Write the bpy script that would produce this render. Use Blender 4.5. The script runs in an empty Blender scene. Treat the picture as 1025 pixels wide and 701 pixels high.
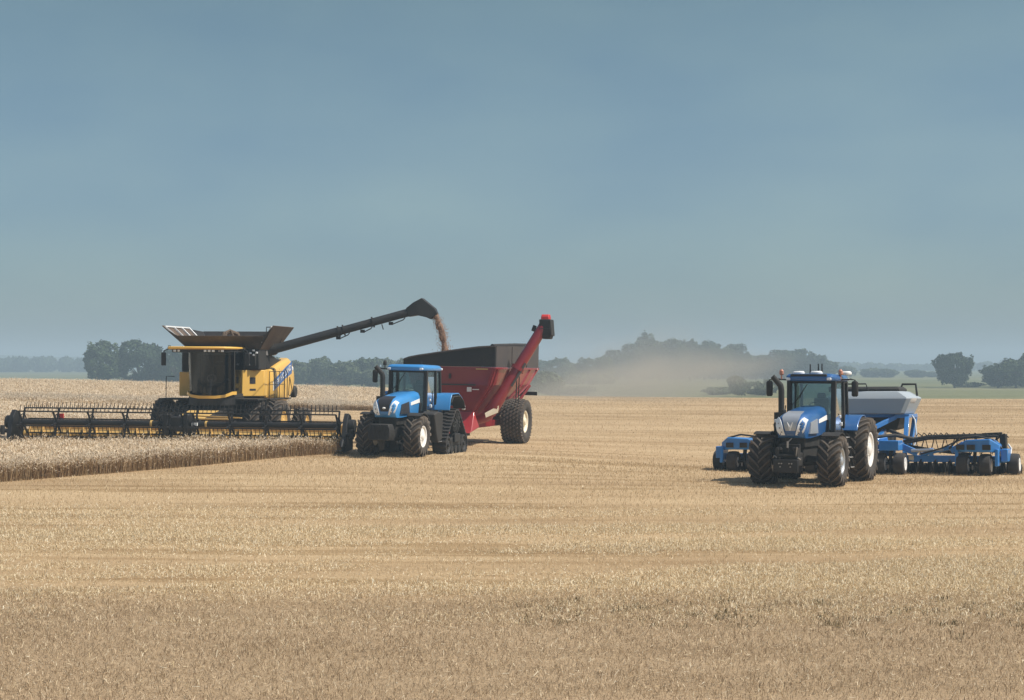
import bpy, math, random
import numpy as np
from mathutils import Vector, Matrix

random.seed(7)
RNG = np.random.default_rng(11)
R = math.radians
SC = bpy.context.scene
COL = SC.collection
F = 1575.0            # focal length in pixels of the 1024 px wide picture
CAMZ = 3.8
HORIZON = 365.0

# ------------------------------------------------------------------ camera
cd = bpy.data.cameras.new("camera")
cam = bpy.data.objects.new("camera", cd)
COL.objects.link(cam)
SC.camera = cam
cam.location = (0, 0, CAMZ)
cam.rotation_euler = (R(90) + math.atan((HORIZON - 350.0) / F), 0, 0)
cd.sensor_width = 36.0
cd.lens = F / 1024.0 * 36.0
cd.clip_start = 0.1
cd.clip_end = 20000.0

# ------------------------------------------------------------------ light
SUN_AZ, SUN_EL = 100.0, 54.0
SUN_STRENGTH = 4.9
SKY_STRENGTH = 0.11
SC.view_settings.view_transform = 'Standard'
SC.view_settings.look = 'None'
SC.view_settings.exposure = 0.12
SC.view_settings.gamma = 1.0
SC.view_settings.use_curve_mapping = False
w = bpy.data.worlds.new("World")
SC.world = w
w.use_nodes = True
nt = w.node_tree
nt.nodes.clear()
out = nt.nodes.new('ShaderNodeOutputWorld')
bg = nt.nodes.new('ShaderNodeBackground')
sky = nt.nodes.new('ShaderNodeTexSky')
sky.sky_type = 'NISHITA'
sky.sun_disc = False
sky.sun_elevation = R(SUN_EL)
sky.sun_rotation = R(SUN_AZ)
sky.altitude = 50
sky.air_density = 1.0
sky.dust_density = 1.6
sky.ozone_density = 1.5
tc = nt.nodes.new('ShaderNodeTexCoord')
sep = nt.nodes.new('ShaderNodeSeparateXYZ')
nt.links.new(tc.outputs['Generated'], sep.inputs[0])
ramp = nt.nodes.new('ShaderNodeValToRGB')
ramp.color_ramp.elements[0].position = 0.0
ramp.color_ramp.elements[0].color = (0.53, 0.69, 0.83, 1)
ramp.color_ramp.elements[1].position = 0.24
ramp.color_ramp.elements[1].color = (0.645, 0.725, 0.62, 1)
e = ramp.color_ramp.elements.new(0.12)
e.color = (0.59, 0.69, 0.71, 1)
e = ramp.color_ramp.elements.new(0.5)
e.color = (0.75, 0.75, 0.75, 1)
nt.links.new(sep.outputs['Z'], ramp.inputs[0])
mp = nt.nodes.new('ShaderNodeMapping')
mp.inputs['Scale'].default_value = (4.5, 4.5, 11.0)
nt.links.new(tc.outputs['Generated'], mp.inputs[0])
cn = nt.nodes.new('ShaderNodeTexNoise')
cn.inputs['Scale'].default_value = 1.6
cn.inputs['Detail'].default_value = 3.0
cn.inputs['Roughness'].default_value = 0.45
nt.links.new(mp.outputs[0], cn.inputs[0])
cr = nt.nodes.new('ShaderNodeValToRGB')
cr.color_ramp.elements[0].position = 0.35
cr.color_ramp.elements[0].color = (0.95, 0.97, 1.0, 1)
cr.color_ramp.elements[1].position = 0.72
cr.color_ramp.elements[1].color = (1.16, 1.11, 1.04, 1)
nt.links.new(cn.outputs['Fac'], cr.inputs[0])
m1 = nt.nodes.new('ShaderNodeMix'); m1.data_type = 'RGBA'; m1.blend_type = 'MULTIPLY'
m1.inputs[0].default_value = 1.0
nt.links.new(sky.outputs[0], m1.inputs[6]); nt.links.new(ramp.outputs[0], m1.inputs[7])
m2 = nt.nodes.new('ShaderNodeMix'); m2.data_type = 'RGBA'; m2.blend_type = 'MULTIPLY'
m2.inputs[0].default_value = 1.0
nt.links.new(m1.outputs[2], m2.inputs[6]); nt.links.new(cr.outputs[0], m2.inputs[7])
nt.links.new(m2.outputs[2], bg.inputs[0])
bg.inputs[1].default_value = SKY_STRENGTH
nt.links.new(bg.outputs[0], out.inputs[0])

sd = bpy.data.lights.new("sun", 'SUN')
sun = bpy.data.objects.new("sun", sd)
COL.objects.link(sun)
sd.energy = SUN_STRENGTH
sd.angle = R(0.5)
sd.color = (1.0, 0.95, 0.87)
sv = Vector((math.sin(R(SUN_AZ)) * math.cos(R(SUN_EL)), math.cos(R(SUN_AZ)) * math.cos(R(SUN_EL)), math.sin(R(SUN_EL))))
sun.rotation_euler = sv.to_track_quat('Z', 'Y').to_euler()
SC.cycles.volume_step_rate = 1.0
SC.cycles.max_bounces = 8
SC.cycles.transparent_max_bounces = 16

HAZE_DENSITY = 0.00095

# ------------------------------------------------------------------ materials
def newmat(name):
    m = bpy.data.materials.new(name)
    m.use_nodes = True
    t = m.node_tree
    t.nodes.clear()
    o = t.nodes.new('ShaderNodeOutputMaterial')
    b = t.nodes.new('ShaderNodeBsdfPrincipled')
    t.links.new(b.outputs[0], o.inputs[0])
    return m, t, b, o

def noise(t, scale, detail=4, rough=0.55, coord='Object', vec=None, stretch=None, rotz=0):
    n = t.nodes.new('ShaderNodeTexNoise')
    n.inputs['Scale'].default_value = scale
    n.inputs['Detail'].default_value = detail
    n.inputs['Roughness'].default_value = rough
    c = t.nodes.new('ShaderNodeTexCoord')
    src = c.outputs[coord]
    if stretch:
        p = t.nodes.new('ShaderNodeMapping')
        p.inputs['Scale'].default_value = stretch
        p.inputs['Rotation'].default_value = (0, 0, rotz)
        t.links.new(src, p.inputs[0]); src = p.outputs[0]
    t.links.new(src, n.inputs['Vector'])
    return n.outputs['Fac']

def rampn(t, fac, stops):
    r = t.nodes.new('ShaderNodeValToRGB')
    els = r.color_ramp.elements
    els[0].position, els[0].color = stops[0][0], (*stops[0][1], 1)
    els[1].position, els[1].color = stops[-1][0], (*stops[-1][1], 1)
    for p, c in stops[1:-1]:
        q = els.new(p); q.color = (*c, 1)
    t.links.new(fac, r.inputs[0])
    return r.outputs[0]

def mix(t, fac, a, b, mode='MIX'):
    m = t.nodes.new('ShaderNodeMix'); m.data_type = 'RGBA'; m.blend_type = mode
    for sock, v in ((m.inputs[0], fac), (m.inputs[6], a), (m.inputs[7], b)):
        if isinstance(v, (int, float)): sock.default_value = v
        elif isinstance(v, tuple): sock.default_value = (*v, 1)
        else: t.links.new(v, sock)
    return m.outputs[2]

DUST = (0.36, 0.27, 0.17)
def paint(name, rgb, rough=0.38, metal=0.0, dust=0.22, scale=2.3, bump=0.0):
    m, t, b, o = newmat(name)
    f1 = noise(t, scale, 5, 0.65)
    f2 = noise(t, scale * 9, 3, 0.6)
    d = rampn(t, f1, [(0.38, (0, 0, 0)), (0.75, (dust, dust, dust))])
    d2 = rampn(t, f2, [(0.35, (0.25, 0.25, 0.25)), (0.75, (1, 1, 1))])
    dd = mix(t, 1.0, d, d2, 'MULTIPLY')
    c = mix(t, dd, rgb, DUST)
    t.links.new(c, b.inputs['Base Color'])
    rr = t.nodes.new('ShaderNodeMapRange')
    rr.inputs[3].default_value = rough; rr.inputs[4].default_value = min(1, rough + 0.35)
    t.links.new(f1, rr.inputs[0]); t.links.new(rr.outputs[0], b.inputs['Roughness'])
    b.inputs['Metallic'].default_value = metal
    if rough < .37: b.inputs['Coat Weight'].default_value = .6; b.inputs['Coat Roughness'].default_value = .12
    if bump:
        bp = t.nodes.new('ShaderNodeBump'); bp.inputs['Strength'].default_value = bump
        t.links.new(f2, bp.inputs['Height']); t.links.new(bp.outputs[0], b.inputs['Normal'])
    return m

def glassmat(name, tint, refl=0.12):
    m, t, b, o = newmat(name)
    t.nodes.remove(b)
    tr = t.nodes.new('ShaderNodeBsdfTransparent'); tr.inputs[0].default_value = (*tint, 1)
    gl = t.nodes.new('ShaderNodeBsdfGlossy'); gl.inputs['Roughness'].default_value = 0.06
    gl.inputs[0].default_value = (0.9, 0.95, 1, 1)
    fr = t.nodes.new('ShaderNodeLayerWeight'); fr.inputs[0].default_value = refl
    mx = t.nodes.new('ShaderNodeMixShader')
    mr = t.nodes.new('ShaderNodeMapRange')
    mr.inputs[3].default_value = refl * 0.5; mr.inputs[4].default_value = 0.7
    t.links.new(fr.outputs['Fresnel'], mr.inputs[0])
    t.links.new(mr.outputs[0], mx.inputs[0])
    t.links.new(tr.outputs[0], mx.inputs[1]); t.links.new(gl.outputs[0], mx.inputs[2])
    t.links.new(mx.outputs[0], o.inputs[0])
    return m

M = {
    'blue': paint('bright_blue_paint', (0.032, 0.245, 0.58), 0.25, 0, 0.12),
    'deep_blue': paint('deep_blue_paint', (0.011, 0.108, 0.32), 0.22, 0.15, 0.10),
    'tool_blue': paint('implement_blue_paint', (0.013, 0.195, 0.55), 0.36, 0, 0.16),
    'yellow': paint('harvester_yellow_paint', (0.82, 0.48, 0.085), 0.36, 0, 0.18),
    'header_yellow': paint('header_yellow_paint', (0.60, 0.38, 0.11), 0.5, 0, 0.45),
    'red': paint('cart_red_paint', (0.24, 0.008, 0.014), 0.30, 0, 0.05),
    'sunlit_red': paint('sunlit_red_paint', (0.36, 0.012, 0.014), 0.35, 0, 0.06),  # cart red raised: sunlight on the sloped front panel put into the colour
    'bright_red': paint('bright_red_paint', (0.55, 0.02, 0.02), 0.4, 0, 0.08),
    'black': paint('black_paint', (0.010, 0.010, 0.011), 0.42, 0, 0.06),
    'soft_black': paint('dusty_black_plastic', (0.015, 0.0145, 0.014), 0.55, 0, 0.10),
    'dark_tarp': paint('dark_tarp_cloth', (0.018, 0.016, 0.017), 0.7, 0, 0.08),
    'lit_wall_grey': paint('lit_extension_grey', (0.050, 0.042, 0.041), 0.6, 0, 0.15),  # black wall tone raised for sun on it; small grey parts share it
    'tank_dark': paint('dark_tank_panel', (0.035, 0.025, 0.02), 0.55, 0, 0.3, 1.2),
    'tank_brown': paint('dusty_tank_panel', (0.085, 0.055, 0.038), 0.6, 0, 0.55, 1.2),
    'rubber': paint('dusty_tyre_rubber', (0.040, 0.034, 0.030), 0.85, 0, 0.25, 3.0),
    'lug': paint('dusty_tyre_lug', (0.105, 0.086, 0.070), 0.85, 0, 0.30, 3.0),
    'clean_rubber': paint('dark_tyre_rubber', (0.030, 0.028, 0.028), 0.75, 0, 0.16, 3.0),
    'cream': paint('cream_rim_paint', (0.80, 0.72, 0.55), 0.4, 0, 0.2),
    'white': paint('white_rim_paint', (0.82, 0.80, 0.76), 0.4, 0, 0.2),
    'silver': paint('silver_panel', (0.46, 0.49, 0.52), 0.3, 0.5, 0.1),
    'steel': paint('worn_steel', (0.35, 0.34, 0.33), 0.4, 0.7, 0.25),
    'hopper_grey': paint('light_grey_hopper_plastic', (0.35, 0.40, 0.435), 0.45, 0, 0.10),
    'lamp': paint('clear_lamp_lens', (0.85, 0.88, 0.9), 0.12, 0.2, 0.03),
    'orange': paint('orange_beacon_lens', (0.50, 0.20, 0.12), 0.25, 0, 0.05),
    'lamp_red': paint('red_lamp_lens', (0.7, 0.03, 0.02), 0.25, 0, 0.05),
    'seat': paint('grey_seat_cloth', (0.10, 0.105, 0.115), 0.8, 0, 0.1),
    'decal_blue': paint('decal_blue', (0.03, 0.13, 0.38), 0.35, 0, 0.05),
    'decal_white': paint('decal_white', (0.82, 0.82, 0.80), 0.4, 0, 0.05),
    'decal_dark': paint('decal_dark', (0.02, 0.02, 0.025), 0.4, 0, 0.05),
    'grain': paint('barley_grain', (0.25, 0.15, 0.10), 0.9, 0, 0.2, 6.0, 0.3),
    'glass': glassmat('tractor_glass', (0.62, 0.72, 0.74), 0.22),
    'dark_glass': glassmat('tinted_harvester_glass', (0.42, 0.44, 0.47), 0.06),
    'stem_shade': paint('shaded_stem_mass', (0.26, 0.165, 0.08), 0.95, 0, 0.6, 5.0),  # stem brown, darkened to carry the shade inside the crop
    'bark': paint('bark', (0.09, 0.07, 0.05), 0.9, 0, 0.1),
}

# ------------------------------------------------------------------ terrain height
DROWS = np.array([-200, 10, 18.5, 30, 40, 50, 56, 61, 66, 75, 100, 140, 175, 260, 450, 700, 1000, 1500, 3200], float)
HTAB = np.array([
    [3.95, 3.95, 3.95, 3.95, 3.95],
    [3.92, 3.92, 3.92, 3.92, 3.92],
    [3.90, 3.90, 3.90, 3.90, 3.90],
    [3.82, 3.85, 3.87, 3.87, 3.87],
    [3.72, 3.75, 3.80, 3.83, 3.84],
    [3.64, 3.64, 3.73, 3.80, 3.84],
    [3.60, 3.56, 3.68, 3.93, 3.88],
    [3.56, 3.46, 3.61, 4.06, 3.98],
    [3.50, 3.46, 3.62, 4.08, 4.02],
    [3.30, 3.46, 3.64, 3.95, 4.00],
    [2.55, 2.95, 3.15, 3.35, 3.42],
    [1.70, 2.20, 2.72, 2.98, 3.08],
    [3.10, 3.60, 4.00, 4.10, 4.15],
    [5.60, 5.90, 6.10, 6.10, 6.10],
    [6.00, 6.00, 6.00, 6.00, 6.00],
    [6.00, 6.00, 6.00, 6.00, 6.00],
    [5.50, 5.50, 5.50, 5.50, 5.50],
    [5.00, 5.00, 5.00, 5.00, 5.00],
    [4.00, 4.00, 4.00, 4.00, 4.00]])
UCOL = (np.array([0, 256, 512, 768, 1024]) - 512) / F

def _slopes():
    h = np.diff(DROWS)[:, None]
    d = np.diff(HTAB, axis=0) / h
    m = np.zeros_like(HTAB)
    a, b = d[:-1], d[1:]
    m[1:-1] = np.where(a * b > 0, 2 * a * b / np.where(np.abs(a + b) < 1e-9, 1, a + b), 0)
    m[0], m[-1] = d[0], d[-1]
    return m
HM = _slopes()

def G(x, y):
    x = np.asarray(x, float); y = np.asarray(y, float)
    x, y = np.broadcast_arrays(x, y)
    shp = x.shape
    x = x.ravel(); y = np.clip(y.ravel(), DROWS[0], DROWS[-1] - 1e-6)
    i = np.clip(np.searchsorted(DROWS, y, side='right') - 1, 0, len(DROWS) - 2)
    h = DROWS[i + 1] - DROWS[i]
    s = ((y - DROWS[i]) / h)[:, None]
    h = h[:, None]
    v = (HTAB[i] * (2 * s**3 - 3 * s**2 + 1) + HM[i] * h * (s**3 - 2 * s**2 + s)
         + HTAB[i + 1] * (-2 * s**3 + 3 * s**2) + HM[i + 1] * h * (s**3 - s**2))
    u = np.clip(x / np.maximum(y, 12.0), UCOL[0], UCOL[-1] - 1e-9)
    k = np.clip(((u - UCOL[0]) / (UCOL[1] - UCOL[0])).astype(int), 0, 3)
    f = (u - UCOL[k]) / (UCOL[1] - UCOL[0])
    ar = np.arange(len(y))
    p1, p2 = v[ar, k], v[ar, k + 1]
    p0, p3 = v[ar, np.maximum(k - 1, 0)], v[ar, np.minimum(k + 2, 4)]
    r = p1 + 0.5 * f * (p2 - p0 + f * (2 * p0 - 5 * p1 + 4 * p2 - p3 + f * (3 * (p1 - p2) + p3 - p0)))
    return (CAMZ - r).reshape(shp)

def g1(x, y):
    return float(G(np.array([x]), np.array([y]))[0])

def wx(px, d):
    return (px - 512.0) / F * d

# ------------------------------------------------------------------ mesh helpers
class MB:
    def __init__(self):
        self.v, self.f, self.split, self.mat2 = [], [], None, None
    def add(self, vs, fs):
        n = len(self.v)
        self.v += [tuple(p) for p in vs]
        self.f += [tuple(i + n for i in q) for q in fs]
        return self
    def hexa(self, b, t):
        return self.add(list(b) + list(t), [(3, 2, 1, 0), (4, 5, 6, 7), (0, 1, 5, 4), (1, 2, 6, 5), (2, 3, 7, 6), (3, 0, 4, 7)])
    def box(self, x0, x1, y0, y1, z0, z1):
        return self.hexa([(x0, y0, z0), (x1, y0, z0), (x1, y1, z0), (x0, y1, z0)],
                         [(x0, y0, z1), (x1, y0, z1), (x1, y1, z1), (x0, y1, z1)])
    def bar(self, p, q, w, h=None, up=(0, 0, 1)):
        h = h or w
        p, q, up = Vector(p), Vector(q), Vector(up)
        d = (q - p).normalized()
        s = d.cross(up)
        if s.length < 1e-4: s = d.cross(Vector((0, 1, 0)))
        s.normalize(); u = s.cross(d).normalized()
        s *= w / 2; u *= h / 2
        return self.hexa([p - s - u, p + s - u, p + s + u, p - s + u], [q - s - u, q + s - u, q + s + u, q - s + u])
    def tube(self, pts, r, n=10, closed=False):
        pts = [Vector(p) for p in pts]
        rs = r if isinstance(r, (list, tuple)) else [r] * len(pts)
        rings = []
        ref = None
        for i, p in enumerate(pts):
            a = pts[i - 1] if i > 0 else p
            b = pts[i + 1] if i < len(pts) - 1 else p
            d = (b - a).normalized()
            if ref is None:
                ref = d.cross(Vector((0, 0, 1)))
                if ref.length < 1e-3: ref = d.cross(Vector((0, 1, 0)))
            ref = (ref - d * ref.dot(d)).normalized()
            s = d.cross(ref)
            rings.append([p + (ref * math.cos(2 * math.pi * k / n) + s * math.sin(2 * math.pi * k / n)) * rs[i] for k in range(n)])
        vs = [v for ring in rings for v in ring]
        fs = []
        for i in range(len(pts) - 1):
            for k in range(n):
                k2 = (k + 1) % n
                fs.append((i * n + k, i * n + k2, (i + 1) * n + k2, (i + 1) * n + k))
        fs.append(tuple(range(n))[::-1]); fs.append(tuple((len(pts) - 1) * n + k for k in range(n)))
        return self.add(vs, fs)
    def prism_x(self, prof, x0, x1):      # profile of (y, z)
        n = len(prof)
        vs = [(x0, y, z) for y, z in prof] + [(x1, y, z) for y, z in prof]
        fs = [tuple(range(n)), tuple(range(n, 2 * n))[::-1]] + [(i, i + n, (i + 1) % n + n, (i + 1) % n) for i in range(n)]
        return self.add(vs, fs)
    def prism_y(self, prof, y0, y1):      # profile of (x, z)
        n = len(prof)
        vs = [(x, y0, z) for x, z in prof] + [(x, y1, z) for x, z in prof]
        fs = [tuple(range(n)), tuple(range(n, 2 * n))[::-1]] + [(i, i + n, (i + 1) % n + n, (i + 1) % n) for i in range(n)]
        return self.add(vs, fs)
    def prism_z(self, prof, z0, z1):      # profile of (x, y)
        n = len(prof)
        vs = [(x, y, z0) for x, y in prof] + [(x, y, z1) for x, y in prof]
        fs = [tuple(range(n))[::-1], tuple(range(n, 2 * n))] + [(i, (i + 1) % n, (i + 1) % n + n, i + n) for i in range(n)]
        return self.add(vs, fs)
    def loft(self, secs, cap=True):
        n = len(secs[0])
        vs = [p for s in secs for p in s]
        fs = []
        for i in range(len(secs) - 1):
            for k in range(n):
                k2 = (k + 1) % n
                fs.append((i * n + k, i * n + k2, (i + 1) * n + k2, (i + 1) * n + k))
        if cap:
            fs.append(tuple(range(n))[::-1]); fs.append(tuple((len(secs) - 1) * n + k for k in range(n)))
        return self.add(vs, fs)
    def lathe_x(self, prof, c=(0, 0, 0), n=32, cap=True):   # profile of (x, r), closed along x axis
        secs = [[(c[0] + x, c[1] - r * math.cos(2 * math.pi * k / n), c[2] + r * math.sin(2 * math.pi * k / n)) for k in range(n)] for x, r in prof]
        return self.loft(secs, cap)
    def lathe_z(self, prof, c=(0, 0, 0), n=14):   # profile of (z, r)
        secs = [[(c[0] + r * math.cos(2 * math.pi * k / n), c[1] + r * math.sin(2 * math.pi * k / n), c[2] + z) for k in range(n)] for z, r in prof]
        return self.loft(secs)
    def strip(self, st, thick):          # st: list of (left point, right point); thickness along the surface normal
        L = [Vector(a) for a, b in st]; Rr = [Vector(b) for a, b in st]
        secs = []
        for i in range(len(st)):
            j, k = max(i - 1, 0), min(i + 1, len(st) - 1)
            tl = (L[k] + Rr[k]) - (L[j] + Rr[j])
            nn = tl.cross(Rr[i] - L[i]).normalized() * thick
            secs.append([L[i], Rr[i], Rr[i] + nn, L[i] + nn])
        return self.loft(secs)
    def mark(self): self.split = len(self.f)
    def build(self, name, mat, parent=None, bevel=0.0, smooth=35, label=None, loc=None):
        me = bpy.data.meshes.new(name)
        me.from_pydata(self.v, [], self.f)
        import bmesh
        bm = bmesh.new(); bm.from_mesh(me)
        bmesh.ops.recalc_face_normals(bm, faces=bm.faces)
        bm.to_mesh(me); bm.free()
        me.materials.append(mat)
        if self.mat2:
            me.materials.append(self.mat2)
            for i_ in range(self.split, len(self.f)): me.polygons[i_].material_index = 1
        if smooth:
            me.shade_smooth(); me.set_sharp_from_angle(angle=R(smooth))
        o = bpy.data.objects.new(name, me)
        COL.objects.link(o)
        if parent: o.parent = parent
        if loc: o.location = loc
        if bevel:
            b = o.modifiers.new('bevel', 'BEVEL'); b.width = bevel; b.segments = 2; b.limit_method = 'ANGLE'; b.angle_limit = R(40)
        if label: o['label'] = label
        return o

def tag(o, label=None, cat=None, group=None, kind=None):
    for k, v in (('label', label), ('category', cat), ('group', group), ('kind', kind)):
        if v: o[k] = v
    return o

def empty(name, parent=None, loc=(0, 0, 0)):
    o = bpy.data.objects.new(name, None)
    COL.objects.link(o)
    o.empty_display_size = 0.3
    o.location = loc
    if parent: o.parent = parent
    return o

def machine(name, label, cat, x, y, az, span=(1.2, 3.0), yoff=0.0, group=None):
    """Empty standing on the ground; local +X is picture right, +Y away from the camera, turned by az degrees."""
    o = empty(name)
    a = R(az)
    xw, yw = (math.cos(a), -math.sin(a)), (math.sin(a), math.cos(a))
    cx, cy = x + yw[0] * yoff, y + yw[1] * yoff
    sx, sy = span
    zx = (g1(cx + xw[0] * sx, cy + xw[1] * sx) - g1(cx - xw[0] * sx, cy - xw[1] * sx)) / (2 * sx)
    zy = (g1(cx + yw[0] * sy, cy + yw[1] * sy) - g1(cx - yw[0] * sy, cy - yw[1] * sy)) / (2 * sy)
    zc = (g1(cx + xw[0] * sx, cy + xw[1] * sx) + g1(cx - xw[0] * sx, cy - xw[1] * sx)
          + g1(cx + yw[0] * sy, cy + yw[1] * sy) + g1(cx - yw[0] * sy, cy - yw[1] * sy)) / 4
    X = Vector((xw[0], xw[1], zx)).normalized()
    Y = Vector((yw[0], yw[1], zy)); Y = (Y - X * Y.dot(X)).normalized()
    Z = X.cross(Y)
    mt = Matrix(((X.x, Y.x, Z.x), (X.y, Y.y, Z.y), (X.z, Y.z, Z.z)))
    o.rotation_euler = mt.to_euler()
    o.location = (x, y, zc - zy * yoff)
    return tag(o, label, cat, group)

def text(body, parent, mat, origin, xdir, ydir, size, name='lettering', ext=0.004, shear=0.0):
    c = bpy.data.curves.new(name, 'FONT')
    c.body = body; c.size = size; c.extrude = ext; c.align_x = 'CENTER'; c.align_y = 'CENTER'; c.shear = shear
    c.materials.append(mat)
    o = bpy.data.objects.new(name, c)
    COL.objects.link(o)
    X = Vector(xdir).normalized(); Y = Vector(ydir); Y = (Y - X * Y.dot(X)).normalized(); Z = X.cross(Y)
    o.rotation_euler = Matrix(((X.x, Y.x, Z.x), (X.y, Y.y, Z.y), (X.z, Y.z, Z.z))).to_euler()
    o.location = origin
    bpy.context.view_layer.update()
    me = bpy.data.meshes.new_from_object(o.evaluated_get(bpy.context.evaluated_depsgraph_get()))
    m_ = bpy.data.objects.new(name, me); COL.objects.link(m_)
    m_.rotation_euler = o.rotation_euler; m_.location = origin; m_.parent = parent
    bpy.data.objects.remove(o)
    return m_

# ------------------------------------------------------------------ wheels
TYRES = {}
def tyre_mesh(Rr, wd, rim, lugs, style, mat):
    key = (Rr, wd, rim, lugs, style, mat.name)
    if key in TYRES: return TYRES[key]
    mb = MB()
    h = wd / 2
    lug = {'ag': 0.075, 'diamond': 0.045, 'smooth': 0.0}[style]
    Rc = Rr - lug
    sw = Rc - rim
    prof = [(-h * .74, rim), (-h * .90, rim + sw * .15), (-h * 1.0, rim + sw * .45), (-h * .97, rim + sw * .72), (-h * .85, Rc - .03),
            (-h * .6, Rc - .005), (0, Rc), (h * .6, Rc - .005), (h * .85, Rc - .03), (h * .97, rim + sw * .72), (h * 1.0, rim + sw * .45),
            (h * .90, rim + sw * .15), (h * .74, rim)]
    if style == 'smooth':
        prof = [(-h * .8, rim), (-h, rim + sw * .35), (-h * .98, rim + sw * .75), (-h * .86, Rc - .012), (-h * .3, Rc), (h * .3, Rc), (h * .86, Rc - .012),
                (h * .98, rim + sw * .75), (h, rim + sw * .35), (h * .8, rim)]
    mb.lathe_x(prof, n=48, cap=False)
    mb.lathe_x([(-h * .2, rim - .02), (h * .2, rim - .02)], n=24)
    def pt(x, t, r): return (x, -r * math.cos(t), r * math.sin(t))
    mb.mark()
    if style != 'smooth': mb.mat2 = M['lug']
    if style == 'ag':
        for k in range(lugs):
            for s in (-1, 1):
                t0 = 2 * math.pi * (k + (0.5 if s > 0 else 0)) / lugs
                secs = []
                for q, rt, rb, wa in ((-.03, Rr, Rc - .03, .07), (.35, Rr, Rc - .03, .055), (.78, Rr - .006, Rc - .04, .055), (1.0, Rr - .04, Rc - .08, .065), (1.03, Rr - .16, Rc - .18, .06)):
                    x = s * h * q
                    t = t0 + 1.05 * h * max(q, 0) ** .9 / Rr
                    a = wa / Rr / 1.3
                    secs.append([pt(x, t - a, rb), pt(x, t + a, rb), pt(x, t + a * .75, rt), pt(x, t - a * .75, rt)])
                mb.loft(secs)
    elif style == 'diamond':
        rows = 7
        for k in range(lugs):
            for j in range(rows):
                x = (j - (rows - 1) / 2) / ((rows - 1) / 2) * h * .86
                t = 2 * math.pi * (k + .5 * (j % 2)) / lugs
                a, wx_ = .075 / Rr, h * .125
                rt = Rr - (.05 if j in (0, rows - 1) else 0)
                rb = Rc - .08
                def dia(f, r): return [pt(x - wx_ * f, t - a * .3 * f, r), pt(x, t - a * f, r), pt(x + wx_ * f, t + a * .3 * f, r), pt(x, t + a * f, r)]
                mb.loft([dia(1, rb), dia(.8, rt)])
    o = mb.build('tyre', mat, smooth=40)
    TYRES[key] = o.data
    bpy.data.objects.remove(o)
    return TYRES[key]

RIMS = {}
def rim_mesh(wd, rim, side, mat, hub=True):
    key = (wd, rim, side, mat.name, hub)
    if key in RIMS: return RIMS[key]
    h = wd / 2 * side
    mb = MB()
    prof0 = [(-h * .8, rim * .98), (-h * .78, rim + .01), (h * .5, rim + .01), (h * .97, rim + .045), (h * 1.02, rim + .04), (h * 1.01, rim * .9), (h * .96, rim * .8), (h * .97, rim * .3)]
    prof = [(-h * .76, rim * .985), (-h * .74, rim + .02), (-h * .5, rim * .95), (h * .1, rim * .93), (h * .5, rim * .95), (h * .76, rim + .025), (h * .80, rim + .02), (h * .78, rim * .93),
            (h * .70, rim * .88), (h * .64, rim * .80), (h * .68, rim * .55), (h * .70, rim * .34)] if hub else prof0
    if hub:
        prof += [(h * .80, rim * .33), (h * .86, rim * .26), (h * .88, rim * .04)]
    else:
        prof += [(h * 1.0, rim * .2), (h * 1.01, rim * .04)]
    mb.lathe_x(prof, n=40)
    # hand holes and bolts around the disc
    for k in range(8):
        t = 2 * math.pi * k / 8
        mb.lathe_x([(h * .66 - .01 * side, .014), (h * .68 + .035 * side, .014), (h * .68 + .04 * side, .004)], (0, rim * .44 * math.cos(t), rim * .44 * math.sin(t)), 6)
    o = mb.build('rim', mat)
    RIMS[key] = o.data
    bpy.data.objects.remove(o)
    return RIMS[key]

def wheel(parent, x, y, z, Rr, wd, rim, side, rmat, tmat=None, lugs=20, style='ag', name='wheel', hub=True, turn=0.0):
    e = empty(name, parent, (x, y, z))
    t = bpy.data.objects.new('tyre', tyre_mesh(Rr, wd, rim, lugs, style, tmat or M['rubber'])); COL.objects.link(t); t.parent = e
    t.rotation_euler = (turn, 0, 0)
    r = bpy.data.objects.new('rim', rim_mesh(wd, rim, side, rmat, hub)); COL.objects.link(r); r.parent = e
    return e

def fender_arc(mb, x0, x1, y, z, r, a0, a1, th=0.05, n=12):
    """arc plate over a wheel; angles from the front (-Y) upward, degrees"""
    st = []
    for i in range(n + 1):
        a = R(a0 + (a1 - a0) * i / n)
        p = (y - r * math.cos(a), z + r * math.sin(a))
        st.append(((x0, p[0], p[1]), (x1, p[0], p[1])))
    mb.strip(st, th)
    return mb

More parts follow.
